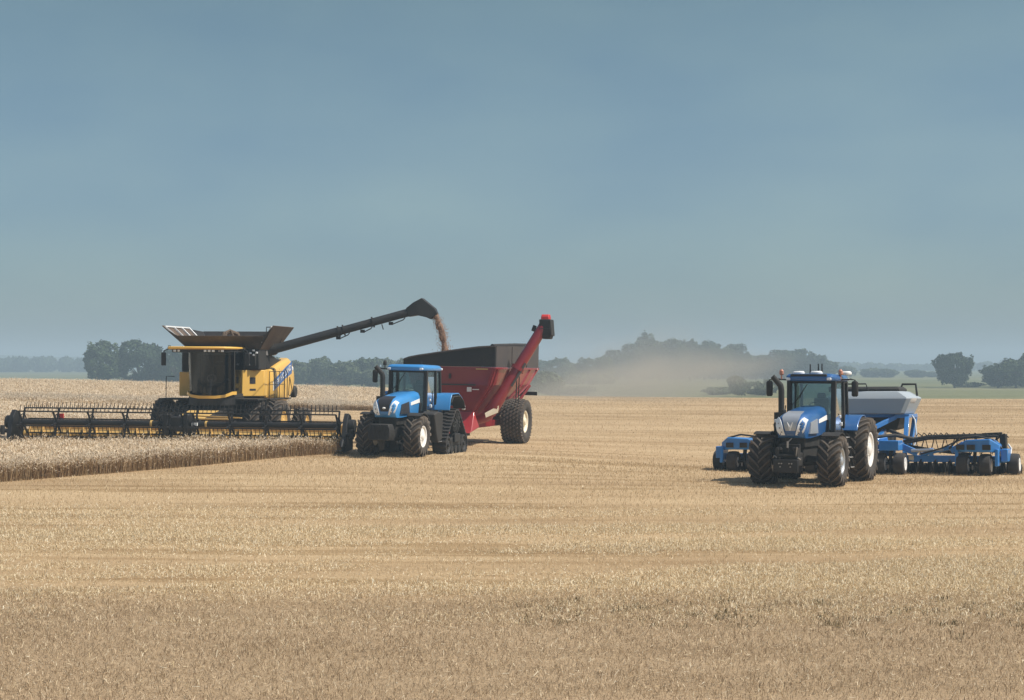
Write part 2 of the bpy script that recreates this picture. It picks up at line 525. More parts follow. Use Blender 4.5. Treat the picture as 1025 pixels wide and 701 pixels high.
# ------------------------------------------------------------------ tractor
def tractor(kind, label, x, y, az):
    big = kind == 'wheels'
    body = M['deep_blue'] if big else M['blue']
    root = machine('tractor', label, 'tractor', x, y, az, (1.1, 1.7), 1.7, 'blue tractors on the stubble')
    WB = 3.4
    ft = 1.10 if big else 0.97
    # frame, engine block, axles
    mb = MB()
    mb.box(-.30, .30, -.55, 3.6, .72, 1.30)
    mb.box(-.36, .36, -.62, 1.5, 1.2, 1.58)
    mb.box(-.27, .27, -1.0, -.4, .62, 1.05)
    mb.build('chassis', M['soft_black'], root, .03)
    mb = MB()
    mb.lathe_x([(-ft + .2, .12), (-.4, .15), (-.2, .2), (.2, .2), (.4, .15), (ft - .2, .12)], (0, 0, .78), 14)
    mb.lathe_x([(-ft + .12, .2), (-ft + .34, .2)], (0, 0, .8), 14); mb.lathe_x([(ft - .34, .2), (ft - .12, .2)], (0, 0, .8), 14)
    mb.tube([(-ft + .3, .25, .78), (ft - .3, .25, .78)], .035, 8)
    mb.build('front_axle', M['soft_black'], root)
    # bonnet
    secs = []
    for Y, ww, zt, zb in ((-1.04, .34, 1.97, 1.62), (-.97, .43, 2.09, 1.53), (-.80, .48, 2.18, 1.50), (-.3, .50, 2.28, 1.50), (.6, .515, 2.38, 1.55), (1.55, .53, 2.46, 1.62)):
        half = [(0, zt + .05), (ww * .55, zt + .035), (ww * .86, zt - .03), (ww, zt - .17), (ww * 1.0, (zt + zb) / 2 - .05), (ww * .93, zb)]
        pts = half + [(-a, b) for a, b in half[::-1][:-1]]
        secs.append([(a, Y, b) for a, b in pts])
    bon = MB().loft(secs).build('bonnet', body, root, 0, 50)
    # nose panel and air intake
    nose = M['silver'] if big else M['decal_dark']
    mb = MB()
    st = [((-.10, -1.03, 1.60), (.10, -1.03, 1.60)), ((-.18, -1.045, 1.80), (.18, -1.045, 1.80)), ((-.23, -1.055, 2.0), (.23, -1.055, 2.0)),
          ((-.28, -.97, 2.16), (.28, -.97, 2.16)), ((-.27, -.80, 2.245), (.27, -.80, 2.245)), ((-.25, -.30 if big else -.45, 2.345 if big else 2.31), (.25, -.30 if big else -.45, 2.345 if big else 2.31))]
    mb.strip(st, .014)
    nsp = mb.build('nose_panel', nose, bon, 0, 60)
    # badge on the nose: two curved leaf strokes
    mb = MB()
    for s in ((-1, 1) if big else ()):
        mb.tube([(s * .012, -1.10, 1.74), (s * .03, -1.10, 1.88), (s * .085, -1.10, 2.0)], [.012, .022, .01], 6)
    if not big: mb.lathe_x([(-.07, .006), (-.05, .03), (0, .045), (.05, .03), (.07, .006)], (0, -1.085, 1.86), 10)
    mb.build('badge', M['decal_white'], bon)
    # headlamps
    for s in (-1, 1):
        mb = MB()
        mb.strip([((s * .16, -1.05, 1.60), (s * .33, -1.0, 1.60)), ((s * .20, -1.075, 1.74), (s * .43, -1.0, 1.72)), ((s * .25, -1.07, 1.92), (s * .475, -.95, 1.88)), ((s * .31, -1.02, 2.07), (s * .49, -.86, 2.02)), ((s * .40, -.88, 2.16), (s * .50, -.74, 2.08))], .02)
        hl = mb.build('headlamp', M['lamp'], bon, 0, 60)
        mb = MB()
        for (a, b, c) in ((.27, -1.06, 1.69), (.335, -1.05, 1.82), (.38, -1.0, 1.96)):
            mb.add([(s * (a + dx * .03), b - .02, c + dz * .03) for dx, dz in ((-1, 0), (0, -1), (1, 0), (0, 1))] + [(s * a, b + .01, c)], [(0, 1, 2, 3), (0, 1, 4), (1, 2, 4), (2, 3, 4), (3, 0, 4)])
        mb.build('reflector', M['steel'], hl)
    # side grille and bonnet stripe
    for s in (-1, 1):
        mb = MB()
        mb.hexa([(s * .455, -.62, 1.64), (s * .525, -.62, 1.64), (s * .54, .35, 1.64), (s * .48, .35, 1.64)], [(s * .43, -.5, 2.0), (s * .522, -.5, 2.0), (s * .532, .28, 2.1), (s * .46, .28, 2.1)])
        mb.build('side_grille', M['silver'] if big else M['decal_dark'], bon)
        mb = MB()
        mb.hexa([(s * .49, .5, 1.95), (s * .522, .5, 1.95), (s * .552, 1.45, 2.05), (s * .5, 1.45, 2.05)], [(s * .49, .5, 2.07), (s * .518, .5, 2.07), (s * .545, 1.45, 2.2), (s * .5, 1.45, 2.2)])
        mb.build('bonnet_decal', M['decal_white'], bon)
    # front linkage or weight block
    if big:
        mb = MB()
        mb.box(-.39, .39, -1.62, -1.50, .46, .86)
        mb.build('front_plate', M['black'], root, .02)
        mb = MB()
        for s in (-1, 1):
            mb.bar((s * .33, -1.5, .72), (s * .28, -.75, .85), .09, .16)
            mb.bar((s * .22, -1.46, 1.2), (s * .2, -.85, 1.0), .07, .1)
            mb.tube([(s * .3, -1.35, .8), (s * .24, -.9, 1.35)], .04, 8)
            mb.box(s * .3 - .05, s * .3 + .05, -1.5, -1.25, .86, 1.22)
        mb.box(-.34, .34, -1.2, -1.08, .95, 1.32)
        mb.tube([(-.3, -1.45, .98), (.3, -1.45, .98)], .035, 8)
        mb.tube([(0, -1.3, 1.1), (.03, -1.4, 1.4), (.06, -1.1, 1.5)], .025, 6)
        lk = mb.build('front_linkage', M['soft_black'], root, .008)
        mb = MB()
        for xx, zz in ((-.2, .74), (-.12, .74), (.12, .74), (.2, .74), (-.16, .64), (.16, .64)):
            mb.tube([(xx, -1.66, zz), (xx, -1.6, zz)], .022, 8)
        mb.tube([(.02, -1.45, 1.22), (.02, -1.45, 1.42)], .03, 8); mb.tube([(.3, -1.48, .95), (.34, -1.52, 1.25)], .02, 6)
        mb.tube([(-.45, -1.4, .9), (-.38, -1.5, .98), (-.3, -1.5, .92)], .018, 6); mb.tube([(.42, -1.4, .86), (.36, -1.52, .92)], .02, 6)
        mb.build('linkage_pin', M['steel'], lk)
    else:
        mb = MB()
        mb.loft([[(xx, -1.62 + (.0 if zz < 1.2 else .08), zz) for xx, zz in ((-.43, .78), (-.36, .66), (.36, .66), (.43, .78), (.43, 1.12), (.36, 1.27), (-.36, 1.27), (-.43, 1.12))],
                 [(xx, -1.05, zz) for xx, zz in ((-.43, .78), (-.36, .66), (.36, .66), (.43, .78), (.43, 1.12), (.36, 1.27), (-.36, 1.27), (-.43, 1.12))]])
        wb = mb.build('front_weight', M['soft_black'], root, .03)
        mb = MB()
        for k in range(-3, 4): mb.box(k * .115 - .006, k * .115 + .006, -1.632, -1.6, .72, 1.2)
        mb.box(-.08, .08, -1.66, -1.6, 1.05, 1.24)
        mb.build('weight_rib', M['black'], wb)
        mb = MB(); mb.hexa([(-.08, -1.3, .28), (.08, -1.3, .28), (.08, -1.2, .3), (-.08, -1.2, .3)], [(-.12, -1.4, .68), (.12, -1.4, .68), (.12, -1.1, .68), (-.12, -1.1, .68)])
        mb.build('tow_bracket', M['soft_black'], root, .01)
    # front wheels
    for s in (-1, 1):
        wheel(root, s * ft, 0, .785, .80, .70 if big else .64, .40, s, M['white'] if not big else M['silver'], lugs=17, turn=.1 * s, name='front_wheel')
        mb = fender_arc(MB(), s * ft - .28, s * ft + .28, 0, .785, .90, 62 if s > 0 else 66, 150, .03, 10)
        mb.bar((s * ft - s * .2, .05, 1.6), (s * (ft - .45), .05, 1.0), .05)
        mb.build('front_mudguard', M['soft_black'], root)
    # cab shell: floor, pillars, rear wall
    mb = MB()
    mb.box(-.72, .72, 1.62, 3.25, 1.35, 1.72)
    mb.box(-.60, .60, 1.45, 1.68, 1.4, 2.05)
    mb.build('cab_floor', M['soft_black'], root, .03)
    A0 = lambda s: (s * .72, 1.55, 1.66); A1 = lambda s: (s * .735, 1.62, 3.30)
    B0 = lambda s: (s * .84, 2.55, 1.66); B1 = lambda s: (s * .80, 2.60, 3.30)
    C0 = lambda s: (s * .78, 3.32, 1.9); C1 = lambda s: (s * .76, 3.22, 3.30)
    for s in (-1, 1):
        mb = MB()
        mb.bar(A0(s), A1(s), .15, .15, (0, 1, 0)); mb.bar(B0(s), B1(s), .08, .11, (0, 1, 0)); mb.bar(C0(s), C1(s), .10, .10, (0, 1, 0))
        mb.bar(A0(s), B0(s), .07, .10); mb.bar(B0(s), C0(s), .07, .10); mb.bar(A1(s), C1(s), .09, .12)
        mb.build('cab_pillar', M['black'], root, .012)
        mb = MB()
        def quad(a, b, c, d, th=.008):
            a, b, c, d = map(Vector, (a, b, c, d)); n = (b - a).cross(d - a).normalized() * th
            mb.hexa([a, b, c, d], [a + n, b + n, c + n, d + n])
        ins = lambda p: (p[0] - s * .01, p[1], p[2])
        quad(ins(A0(s)), ins(B0(s)), ins(B1(s)), ins(A1(s)))
        quad(ins(B0(s)), ins(C0(s)), ins(C1(s)), ins(B1(s)))
        mb.build('side_window', M['glass'], root, 0, 0)
        mb = MB(); mb.tube([(s * .93, 1.8, 1.9), (s * .96, 1.8, 2.2), (s * .93, 1.85, 2.5)], .018, 6)
        mb.build('grab_rail', M['black'], root)
    for p_, q_, w_ in (((-.74, 1.56, 1.68), (.74, 1.56, 1.68), .08), ((-.77, 1.62, 3.27), (.77, 1.62, 3.27), .1), ((-.76, 3.24, 3.27), (.76, 3.24, 3.27), .1), ((-.78, 3.32, 1.9), (.78, 3.32, 1.9), .08)):
        MB().bar(p_, q_, w_).build('cab_crossbar', M['black'], root, .012)
    # curved windscreen and rear window
    for nm, pts in (('windscreen', [(-.70, 1.55), (-.4, 1.49), (0, 1.46), (.4, 1.49), (.70, 1.55)]), ('rear_window', [(-.72, 3.28), (0, 3.31), (.72, 3.28)])):
        z0 = 1.72 if nm == 'windscreen' else 1.95
        st = [((a, b, z0), (a * 1.03, b + (.06 if nm == 'windscreen' else -.05), 3.23)) for a, b in pts]
        MB().strip(st, .008).build(nm, M['glass'], root, 0, 60)
    # interior
    mb = MB(); mb.box(-.25, .25, 2.45, 2.9, 1.95, 2.1); mb.box(-.24, .24, 2.86, 3.0, 2.08, 2.75); mb.box(-.14, .14, 2.88, 2.98, 2.72, 2.92); mb.box(.28, .40, 2.4, 2.9, 2.1, 2.22)
    mb.build('operator_seat', M['seat'], root, .04)
    mb = MB()
    ring = [(.19 * math.cos(2 * math.pi * k / 16), 2.08 - .10 * math.sin(2 * math.pi * k / 16), 2.45 + .16 * math.sin(2 * math.pi * k / 16)) for k in range(17)]
    mb.tube(ring, .016, 6); mb.tube([(0, 2.08, 2.45), (0, 1.8, 1.8)], .05, 8); mb.bar((-.19, 2.08, 2.45), (.19, 2.08, 2.45), .03)
    mb.build('steering_wheel', M['black'], root)
    mb = MB(); mb.hexa([(-.3, 1.65, 1.7), (.3, 1.65, 1.7), (.3, 1.9, 1.7), (-.3, 1.9, 1.7)], [(-.22, 1.68, 2.2), (.22, 1.68, 2.2), (.18, 1.85, 2.28), (-.18, 1.85, 2.28)])
    mb.box(.5, .68, 1.85, 1.9, 2.95, 3.12)
    mb.build('dashboard', M['soft_black'], root, .02)
    mb = MB(); mb.tube([(-.12, 1.52, 3.2), (-.42, 1.49, 2.75), (-.5, 1.46, 2.6)], .014, 5); mb.bar((-.62, 1.455, 2.5), (-.36, 1.455, 2.82), .02)
    mb.build('wiper', M['black'], root)
    # roof
    secs = []
    for z, f in ((3.30, .97), (3.335, 1.0), (3.43, 1.0), (3.50, .93), (3.525, .8)):
        pl = [(-.76, 1.27), (-.52, 1.18), (.52, 1.18), (.76, 1.27), (.87, 1.9), (.87, 3.0), (.76, 3.42), (-.76, 3.42), (-.87, 3.0), (-.87, 1.9)]
        secs.append([(a * f, 2.3 + (b - 2.3) * f, z + (.02 if b < 1.3 and z > 3.4 else 0)) for a, b in pl])
    roof = MB().loft(secs).build('cab_roof', body, root, .015, 50)
    for s in (-1, 1):
        for (a, b) in ((.67, 1.23), (.84, 3.1)):
            mb = MB(); mb.box(s * a - .07, s * a + .07, b - .06, b + .06, 3.325, 3.41); mb.build('roof_lamp', M['lamp'], roof, .02)
    if big:
        mb = MB(); mb.box(-.6, .6, 1.17, 1.3, 3.44, 3.53); mb.build('roof_visor', M['black'], roof, .03)
        for (a, b) in ((-.45, 1.7), (.18, 1.55), (.98, 2.2)):
            mb = MB(); mb.loft([[(a + q * math.cos(t) * .20, b + q * math.sin(t) * .17, z) for t in [2 * math.pi * k / 14 for k in range(14)]] for z, q in ((3.50, .8), (3.53, 1), (3.59, 1), (3.63, .75))])
            mb.build('satellite_receiver', M['decal_white'], roof)
        for (a, b, c) in ((-.12, 1.9, 3.86), (.10, 2.1, 3.88), (.22, 2.1, 3.88)):
            mb = MB(); mb.tube([(a, b, 3.5), (a, b, c)], [.03, .02], 6); mb.build('aerial', M['black'], roof)
    else:
        mb = MB(); mb.tube([(.2, 2.6, 3.5), (.2, 2.6, 3.7)], [.02, .012], 6); mb.build('aerial', M['black'], roof)
    # mirrors on arms
    for s in ((-1, 1) if big else (-1,)):
        mx = 1.42 if s < 0 else 1.33
        my = 1.75 if s < 0 else 2.1
        mb = MB(); mb.tube([(s * .78, my - .05, 3.34), (s * (mx - .15), my - .1, 3.37), (s * mx, my - .1, 3.34), (s * mx, my - .1, 2.85)], .026, 7)
        am = mb.build('mirror_arm', M['black'], root)
        mb = MB(); mb.loft([[(s * mx + q * .11 * math.cos(t), my - .1 + .06 * q * math.sin(t), z) for t in [2 * math.pi * k / 10 for k in range(10)]] for z, q in ((2.80, .6), (2.84, 1), (3.26, 1), (3.31, .6))])
        mb.build('mirror', M['soft_black'], am)
        if (big or s < 0):
            bx, by = (s * 1.02, my - .08) if s < 0 else (.86, 2.0)
            mb = MB(); mb.tube([(bx, by, 3.36), (bx, by, 3.5)], .025, 6); mb.lathe_z([(0, .05), (.03, .075), (.14, .07), (.19, .03)], (bx, by, 3.5))
            mb.build('beacon', M['orange'] if big else M['soft_black'], root)
    # exhaust on the tractor's right
    mb = MB()
    mb.tube([(-.83, .95, 2.25), (-.83, .95, 3.0), (-.85, .93, 3.15), (-.98, .85, 3.32), (-1.08, .8, 3.45)], [.10, .10, .10, .09, .085], 12)
    mb.build('exhaust_pipe', M['soft_black'], root)
    mb = MB(); mb.box(-1.02, -.56, .75, 1.35, 1.35, 2.28); mb.tube([(-.8, .95, 2.2), (-.8, .95, 2.36)], .13, 12)
    mb.tube([(-.6, 1.3, 2.3), (-.56, 1.3, 2.55), (-.66, 1.32, 2.6)], .025, 6)
    mb.build('exhaust_box', M['black'], root, .06)
    mb = MB(); mb.box(-1.0, -.86, .70, .76, 1.95, 2.06); mb.build('marker_lamp', M['lamp'], root, .015)
    # tank, steps
    for s in (-1, 1):
        mb = MB(); mb.prism_x([(1.15, .62), (2.0, .55), (2.35, .8), (2.35, 1.5), (1.3, 1.55), (1.05, 1.1)], s * .48, s * 1.02)
        mb.build('fuel_tank', M['soft_black'], root, .07)
    mb = MB()
    for k, (a, z) in enumerate(((1.22, .50), (1.18, .82), (1.12, 1.14), (1.06, 1.46))): mb.box(a - .18, a + .10, 1.55, 2.0, z, z + .035)
    st = mb.build('step', M['steel'], root, .008)
    mb = MB()
    for yy in (1.53, 2.0): mb.bar((1.28, yy, .5), (1.02, yy, 1.6), .03, .06)
    mb.build('step_rail', M['soft_black'], st)
    mb = MB(); mb.tube([(.98, 1.52, 1.5), (1.02, 1.50, 2.0), (.9, 1.52, 2.25)], .018, 6); mb.build('hand_rail', M['black'], root)
    MB().box(.95, 1.05, 1.42, 1.5, 1.85, 1.98).build('work_lamp', M['lamp'], root, .02); MB().box(.92, 1.0, 1.45, 1.52, 2.1, 2.2).build('work_lamp', M['lamp'], root, .02)
    # rear axle, hitch
    mb = MB()
    mb.lathe_x([(-1.0, .16), (-.5, .2), (-.35, .36), (.35, .36), (.5, .2), (1.0, .16)], (0, WB, 1.05 if big else 1.2), 16)
    mb.box(-.12, .12, WB + .2, WB + 1.25, .48, .6); mb.box(-.35, .35, WB + .3, WB + .6, .6, 1.3)
    for s in (-1, 1): mb.bar((s * .4, WB + .3, .8), (s * .45, WB + 1.0, .75), .08, .12)
    mb.build('rear_axle', M['soft_black'], root, .01)
    # rear running gear and mudguards
    if big:
        for s in (-1, 1):
            wheel(root, s * 1.24, WB, 1.045, 1.065, .72, .56, s, M['white'], lugs=20, turn=.07, name='rear_wheel')
            mb = MB()
            prof = []
            fender_arc(mb, s * .72, s * 1.30, WB, 1.045, 1.15, 34, 140, .05, 14)
            pts = [(WB - 1.17 * math.cos(R(a)), 1.045 + 1.17 * math.sin(R(a))) for a in range(34, 141, 8)]
            mb.prism_x(pts + [(WB + .5, 1.5), (WB - .75, 1.45)], s * .72, s * .80)
            mb.build('rear_mudguard', body, root, .02)
    else:
        for s in (-1, 1):
            track_unit(root, s, WB)
            mb = MB()
            pl = [(WB - .95, 1.74), (WB - .84, 2.16), (WB - .62, 2.40), (WB + .25, 2.42), (WB + .75, 2.2), (WB + .95, 1.9)]
            mb.strip([((s * .74, a, b), (s * 1.46, a, b)) for a, b in pl], .05)
            mb.prism_x(pl + [(WB + .6, 1.6), (WB - .7, 1.5)], s * .74, s * .82)
            mb.build('rear_mudguard', body, root, .02)
            mb = MB(); mb.strip([((s * 1.0, a, b - .10), (s * 1.52, a, b - .10)) for a, b in pl[1:]] , .05)
            mb.build('mudguard_liner', M['soft_black'], root, .01)
        for s in (-1, 1):
            mb = MB(); mb.prism_x([(.80, 1.62), (1.25, 1.72), (1.85, 1.66), (1.80, .62), (1.25, .50), (1.02, .9)], s * .80, s * 1.40); mb.build('side_shield', M['soft_black'], root, .05)
        mb = MB(); mb.box(1.36, 1.50, WB + .93, WB + 1.0, 1.72, 1.9); mb.build('tail_lamp', M['lamp'], root, .02)
    return root

def hull(pts):
    pts = sorted(set(pts))
    def half(ps):
        h = []
        for p in ps:
            while len(h) > 1 and (h[-1][0] - h[-2][0]) * (p[1] - h[-2][1]) - (h[-1][1] - h[-2][1]) * (p[0] - h[-2][0]) <= 0: h.pop()
            h.append(p)
        return h[:-1]
    return half(pts) + half(pts[::-1])

def track_unit(root, s, WB):
    x0, x1 = s * .98, s * 1.48
    wheels = [(WB, 1.30, .47), (WB - .98, .42, .36), (WB + 1.02, .42, .36)]
    def loop(off):
        pts = []
        for (cy, cz, r) in wheels:
            for k in range(40):
                t = 2 * math.pi * k / 40
                pts.append((round(cy + (r + off) * math.cos(t), 4), round(cz + (r + off) * math.sin(t), 4)))
        return hull(pts)
    outer, inner = loop(.05), loop(.0)
    def resample(P, n):
        P = [Vector((a, b)) for a, b in P] + [Vector(P[0])]
        L = [0]
        for i in range(len(P) - 1): L.append(L[-1] + (P[i + 1] - P[i]).length)
        res = []
        for k in range(n):
            d = L[-1] * k / n
            i = max(j for j in range(len(L)) if L[j] <= d + 1e-9); i = min(i, len(P) - 2)
            f = (d - L[i]) / max(1e-9, L[i + 1] - L[i])
            res.append(P[i].lerp(P[i + 1], f))
        return res
    n = 84
    O, I = resample(outer, n), resample(inner, n)
    mb = MB()
    secs = []
    for k in range(n):
        secs.append([(x0, O[k].x, O[k].y), (x1, O[k].x, O[k].y), (x1, I[k].x, I[k].y), (x0, I[k].x, I[k].y)])
    secs.append(secs[0])
    mb.loft(secs, cap=False)
    xm = (x0 + x1) / 2
    for k in range(0, n, 2):
        for q in (-1, 1):
            a, b = O[k], O[(k + 1) % n]
            tn = (O[(k + 1) % n] - O[k - 1]).normalized(); nn = Vector((tn.y, -tn.x))
            xa, xb = (x0, xm) if q < 0 else (xm, x1)
            sh = .5 if q > 0 else 0
            p = a.lerp(b, sh)
            v = lambda x, d, h: (x, p.x + tn.x * d + nn.x * h, p.y + tn.y * d + nn.y * h)
            mb.hexa([v(xa, -.035, -.01), v(xb, -.035, -.01), v(xb, .035, -.01), v(xa, .035, -.01)], [v(xa, -.025, .045), v(xb, -.025, .045), v(xb, .025, .045), v(xa, .025, .045)])
    tr = mb.build('track_belt', M['clean_rubber'], root, 0, 40, loc=(0, 0, -.06))
    mb = MB()
    for (cy, cz, r) in wheels:
        h = s
        mb.lathe_x([(s * .86, r * .6), (s * .88, r - .005), (s * 1.06, r - .005), (s * 1.08, r * .6), (s * 1.2, r * .55), (s * 1.24, r - .005), (s * 1.44, r - .005), (s * 1.46, r * .8), (s * 1.40, r * .6), (s * 1.42, r * .25), (s * 1.48, r * .2), (s * 1.49, .02)], (0, cy, cz), 22)
        if cz > 1:
            for k in range(12):
                t = 2 * math.pi * k / 12
                mb.bar((s * 1.47, cy + .17 * math.cos(t), cz + .17 * math.sin(t)), (s * 1.47, cy + .42 * math.cos(t), cz + .42 * math.sin(t)), .06, .05, (1, 0, 0))
    for k in range(3):
        mb.lathe_x([(s * .88, .17), (s * 1.45, .17), (s * 1.46, .05)], (0, WB - .48 + .48 * k, .21), 14)
    mb.build('track_roller', M['soft_black'], tr)
    mb = MB()
    mb.prism_x([(WB - 1.0, .36), (WB + 1.04, .36), (WB + .95, .55), (WB + .30, .72), (WB + .1, 1.25), (WB - .1, 1.25), (WB - .30, .72), (WB - .92, .55)], s * 1.30, s * 1.42)
    mb.box(min(s * 1.42, s * 1.52), max(s * 1.42, s * 1.52), WB - .34, WB + .34, .50, .85)
    mb.build('track_frame', M['soft_black'], tr, .03)

# ------------------------------------------------------------------ combine harvester
def combine(x, y, az):
    root = machine('combine_harvester', 'yellow combine harvester cutting the barley, long black unloading pipe swung out over the cart', 'combine harvester', x, y, az, (2.0, 3.0), 2.5)
    # body core
    mb = MB()
    core = [(2.5, 1.5), (2.5, 4.05), (3.2, 4.1), (5.2, 3.75), (6.6, 3.7), (7.1, 3.3), (7.2, 2.7), (6.6, 1.8), (5.0, 1.3), (2.6, 1.2)]
    mb.prism_x(core, -1.5, 1.5)
    mb.build('threshing_body', M['soft_black'], root, .06)
    # side panels with their bulge
    sp = [(3.1, 2.02), (3.1, 3.24), (3.9, 3.34), (5.0, 3.56), (6.3, 3.80), (6.9, 3.62), (7.3, 3.1), (7.36, 2.72), (7.0, 2.15), (6.2, 1.80), (4.6, 1.88)]
    for s in (-1, 1):
        cy = sum(p[0] for p in sp) / len(sp); cz = sum(p[1] for p in sp) / len(sp)
        mb = MB()
        mb.loft([[(s * xx, cy + (a - cy) * f, cz + (b - cz) * f) for a, b in sp] for xx, f in ((1.3, 1.0), (1.58, 1.0), (1.68, .96), (1.74, .86), (1.76, .6))])
        pan = mb.build('side_panel', M['yellow'], root, 0, 40)
        # blue band with white lettering, sweeping up to the rear
        band = [(3.7, 2.30, 2.80), (4.6, 2.56, 3.06), (5.6, 2.86, 3.38), (6.6, 3.08, 3.62)]
        xo = s * 1.765
        mb = MB()
        for i in range(3):
            (a, b, c), (d, e2, f2) = band[i], band[i + 1]
            xa, xb = xo, xo
            mb.hexa([(xa, a, b), (xb, d, e2), (xb, d, f2), (xa, a, c)], [(xa - s * .06, a, b), (xb - s * .06, d, e2), (xb - s * .06, d, f2), (xa - s * .06, a, c)])
        dc = mb.build('decal_band', M['decal_blue'], pan, 0, 0)
        text('NEW HOLLAND', dc, M['decal_white'], (xo + s * .008, 5.15, 2.97), (0, s, .315 * s) if s > 0 else (0, -1, -.315), (0, -.3 * 1, 1), .36)
        mb = MB(); mb.hexa([(xo, 3.62, 2.3), (xo, 3.86, 2.38), (xo, 3.86, 2.82), (xo, 3.62, 2.7)], [(xo - s * .06, 3.62, 2.3), (xo - s * .06, 3.86, 2.38), (xo - s * .06, 3.86, 2.82), (xo - s * .06, 3.62, 2.7)])
        mb.build('decal_patch', M['decal_white'], pan)
        MB().tube([(xo, 6.75, 3.3), (xo - s * .03, 6.75, 3.3)], .09, 12).build('decal_patch', M['decal_white'], pan)
        for yy in (3.75, 4.6, 5.9): MB().box(min(s * 1.70, s * 1.752), max(s * 1.70, s * 1.752), yy - .012, yy + .012, 2.15, 3.3).build('panel_seam', M['soft_black'], pan)
    # angled front corner panel with its vents, and the panel at the other side of the cab
    mb = MB()
    c0, c1 = (.93, 1.62), (1.70, 2.45)
    mb.hexa([(c0[0], c0[1], 2.08), (c1[0], c1[1], 2.08), (c1[0] - .1, c1[1] + .6, 2.08), (c0[0], c1[1] + .6, 2.08)], [(c0[0], c0[1], 3.24), (c1[0], c1[1], 3.24), (c1[0] - .1, c1[1] + .6, 3.24), (c0[0], c1[1] + .6, 3.24)])
    mb.box(1.3, 1.66, 2.47, 3.06, 2.08, 3.24)
    fp = mb.build('corner_panel', M['yellow'], root, .03)
    dv = Vector((c1[0] - c0[0], c1[1] - c0[1], 0)).normalized(); nv = Vector((dv.y, -dv.x, 0))
    def onp(a, z, o): return Vector((c0[0], c0[1], 0)) + dv * a + nv * o + Vector((0, 0, z))
    for a0, a1, z0, z1 in ((.40, .68, 2.64, 2.92), (.40, .70, 2.34, 2.42)):
        mb = MB(); mb.hexa([onp(a0, z0, .012), onp(a1, z0, .012), onp(a1, z0, -.1), onp(a0, z0, -.1)], [onp(a0, z1, .012), onp(a1, z1, .012), onp(a1, z1, -.1), onp(a0, z1, -.1)])
        mb.build('vent', M['decal_dark'], fp)
    mb = MB(); mb.box(-1.96, -.9, 1.72, 2.9, 2.08, 3.14); mb.build('front_panel', M['yellow'], root, .04)
    mb = MB(); mb.box(-1.86, -.9, 1.76, 2.9, 3.145, 4.0); mb.build('air_intake', M['soft_black'], root, .04)
    mb = MB(); mb.box(.92, 1.62, 1.9, 3.0, 3.245, 4.15); mb.box(1.0, 1.5, 1.8, 1.92, 3.4, 4.0); mb.build('auger_housing', M['soft_black'], root, .05)
    # cab
    plan = [(-.95, .45), (-.92, .18), (-.70, -.05), (-.35, -.17), (0, -.2), (.35, -.17), (.70, -.05), (.92, .18), (.95, .45)]
    mb = MB(); mb.strip([((a, b + .05, 2.16), (a * 1.03, b - .12, 4.02)) for a, b in plan], .012); mb.build('windscreen', M['dark_glass'], root, 0, 60)
    for s in (-1, 1):
        mb = MB(); mb.hexa([(s * .95, .50, 2.2), (s * .95, 1.75, 2.2), (s * .935, 1.75, 2.2), (s * .935, .50, 2.2)], [(s * .98, .35, 4.02), (s * .98, 1.75, 4.02), (s * .965, 1.75, 4.02), (s * .965, .35, 4.02)])
        mb.build('side_window', M['dark_glass'], root, 0, 0)
        mb = MB(); mb.bar((s * .95, .50, 2.1), (s * .98, .36, 4.05), .07, .09, (0, 1, 0)); mb.bar((s * .95, 1.75, 2.1), (s * .98, 1.75, 4.05), .08, .1, (0, 1, 0)); mb.bar((s * .95, .5, 2.16), (s * .95, 1.75, 2.16), .06, .1)
        mb.build('cab_pillar', M['soft_black'], root, .01)
    mb = MB()
    base = [(-1.0, .5), (-.95, .15), (-.72, -.1), (-.36, -.22), (0, -.25), (.36, -.22), (.72, -.1), (.95, .15), (1.0, .5), (1.0, 1.8), (-1.0, 1.8)]
    mb.prism_z(base, 1.72, 2.12); mb.prism_z([(a * .9, max(b, .2)) for a, b in base], 1.35, 1.73)
    mb.build('cab_base', M['black'], root, .02)
    mb = MB(); mb.strip([((a * 1.04, b - .03, 2.02 + (.16 if abs(a) > .9 else .05 if abs(a) > .6 else 0)), (a * 1.04, b - .03, 2.14 + (.18 if abs(a) > .9 else .05 if abs(a) > .6 else 0))) for a, b in base[:9]], .04)
    mb.build('front_trim', M['yellow'], root, 0, 60)
    mb = MB(); mb.prism_z([(-1.9, .1), (-1.7, -.42), (-.9, -.6), (.4, -.6), (.85, -.42), (1.02, .1), (1.02, 1.85), (-1.9, 1.95)], 4.12, 4.24)
    rf = mb.build('cab_roof', M['yellow'], root, .05)
    mb = MB(); mb.prism_z([(-1.7, .1), (-1.5, -.32), (-.9, -.48), (.4, -.48), (.75, -.32), (.95, .1), (.95, 1.8), (-1.7, 1.9)], 3.99, 4.118)
    mb.build('roof_lining', M['soft_black'], rf, .02)
    for k, a in enumerate((-1.40, -1.22, -.02, .16, .34, .52, .70)):
        mb = MB(); yy = -.46 if -1 < a < .45 else -.36
        mb.box(a - .06, a + .06, yy - .05, yy + .04, 4.01, 4.10); mb.build('roof_lamp', M['lamp'], rf, .015)
    # cab interior
    mb = MB(); mb.box(-.28, .28, .95, 1.4, 2.55, 2.7); mb.box(-.27, .27, 1.36, 1.5, 2.68, 3.45); mb.box(-.15, .15, 1.38, 1.5, 3.42, 3.62); mb.box(.34, .48, .8, 1.4, 2.75, 2.86)
    mb.build('operator_seat', M['seat'], root, .03)
    mb = MB(); mb.box(-.9, .9, 1.68, 1.76, 2.2, 3.9); mb.build('cab_rear_wall', M['black'], root)
    mb = MB(); mb.tube([(-.06, .25, 2.15), (-.06, .5, 2.85)], .06, 8)
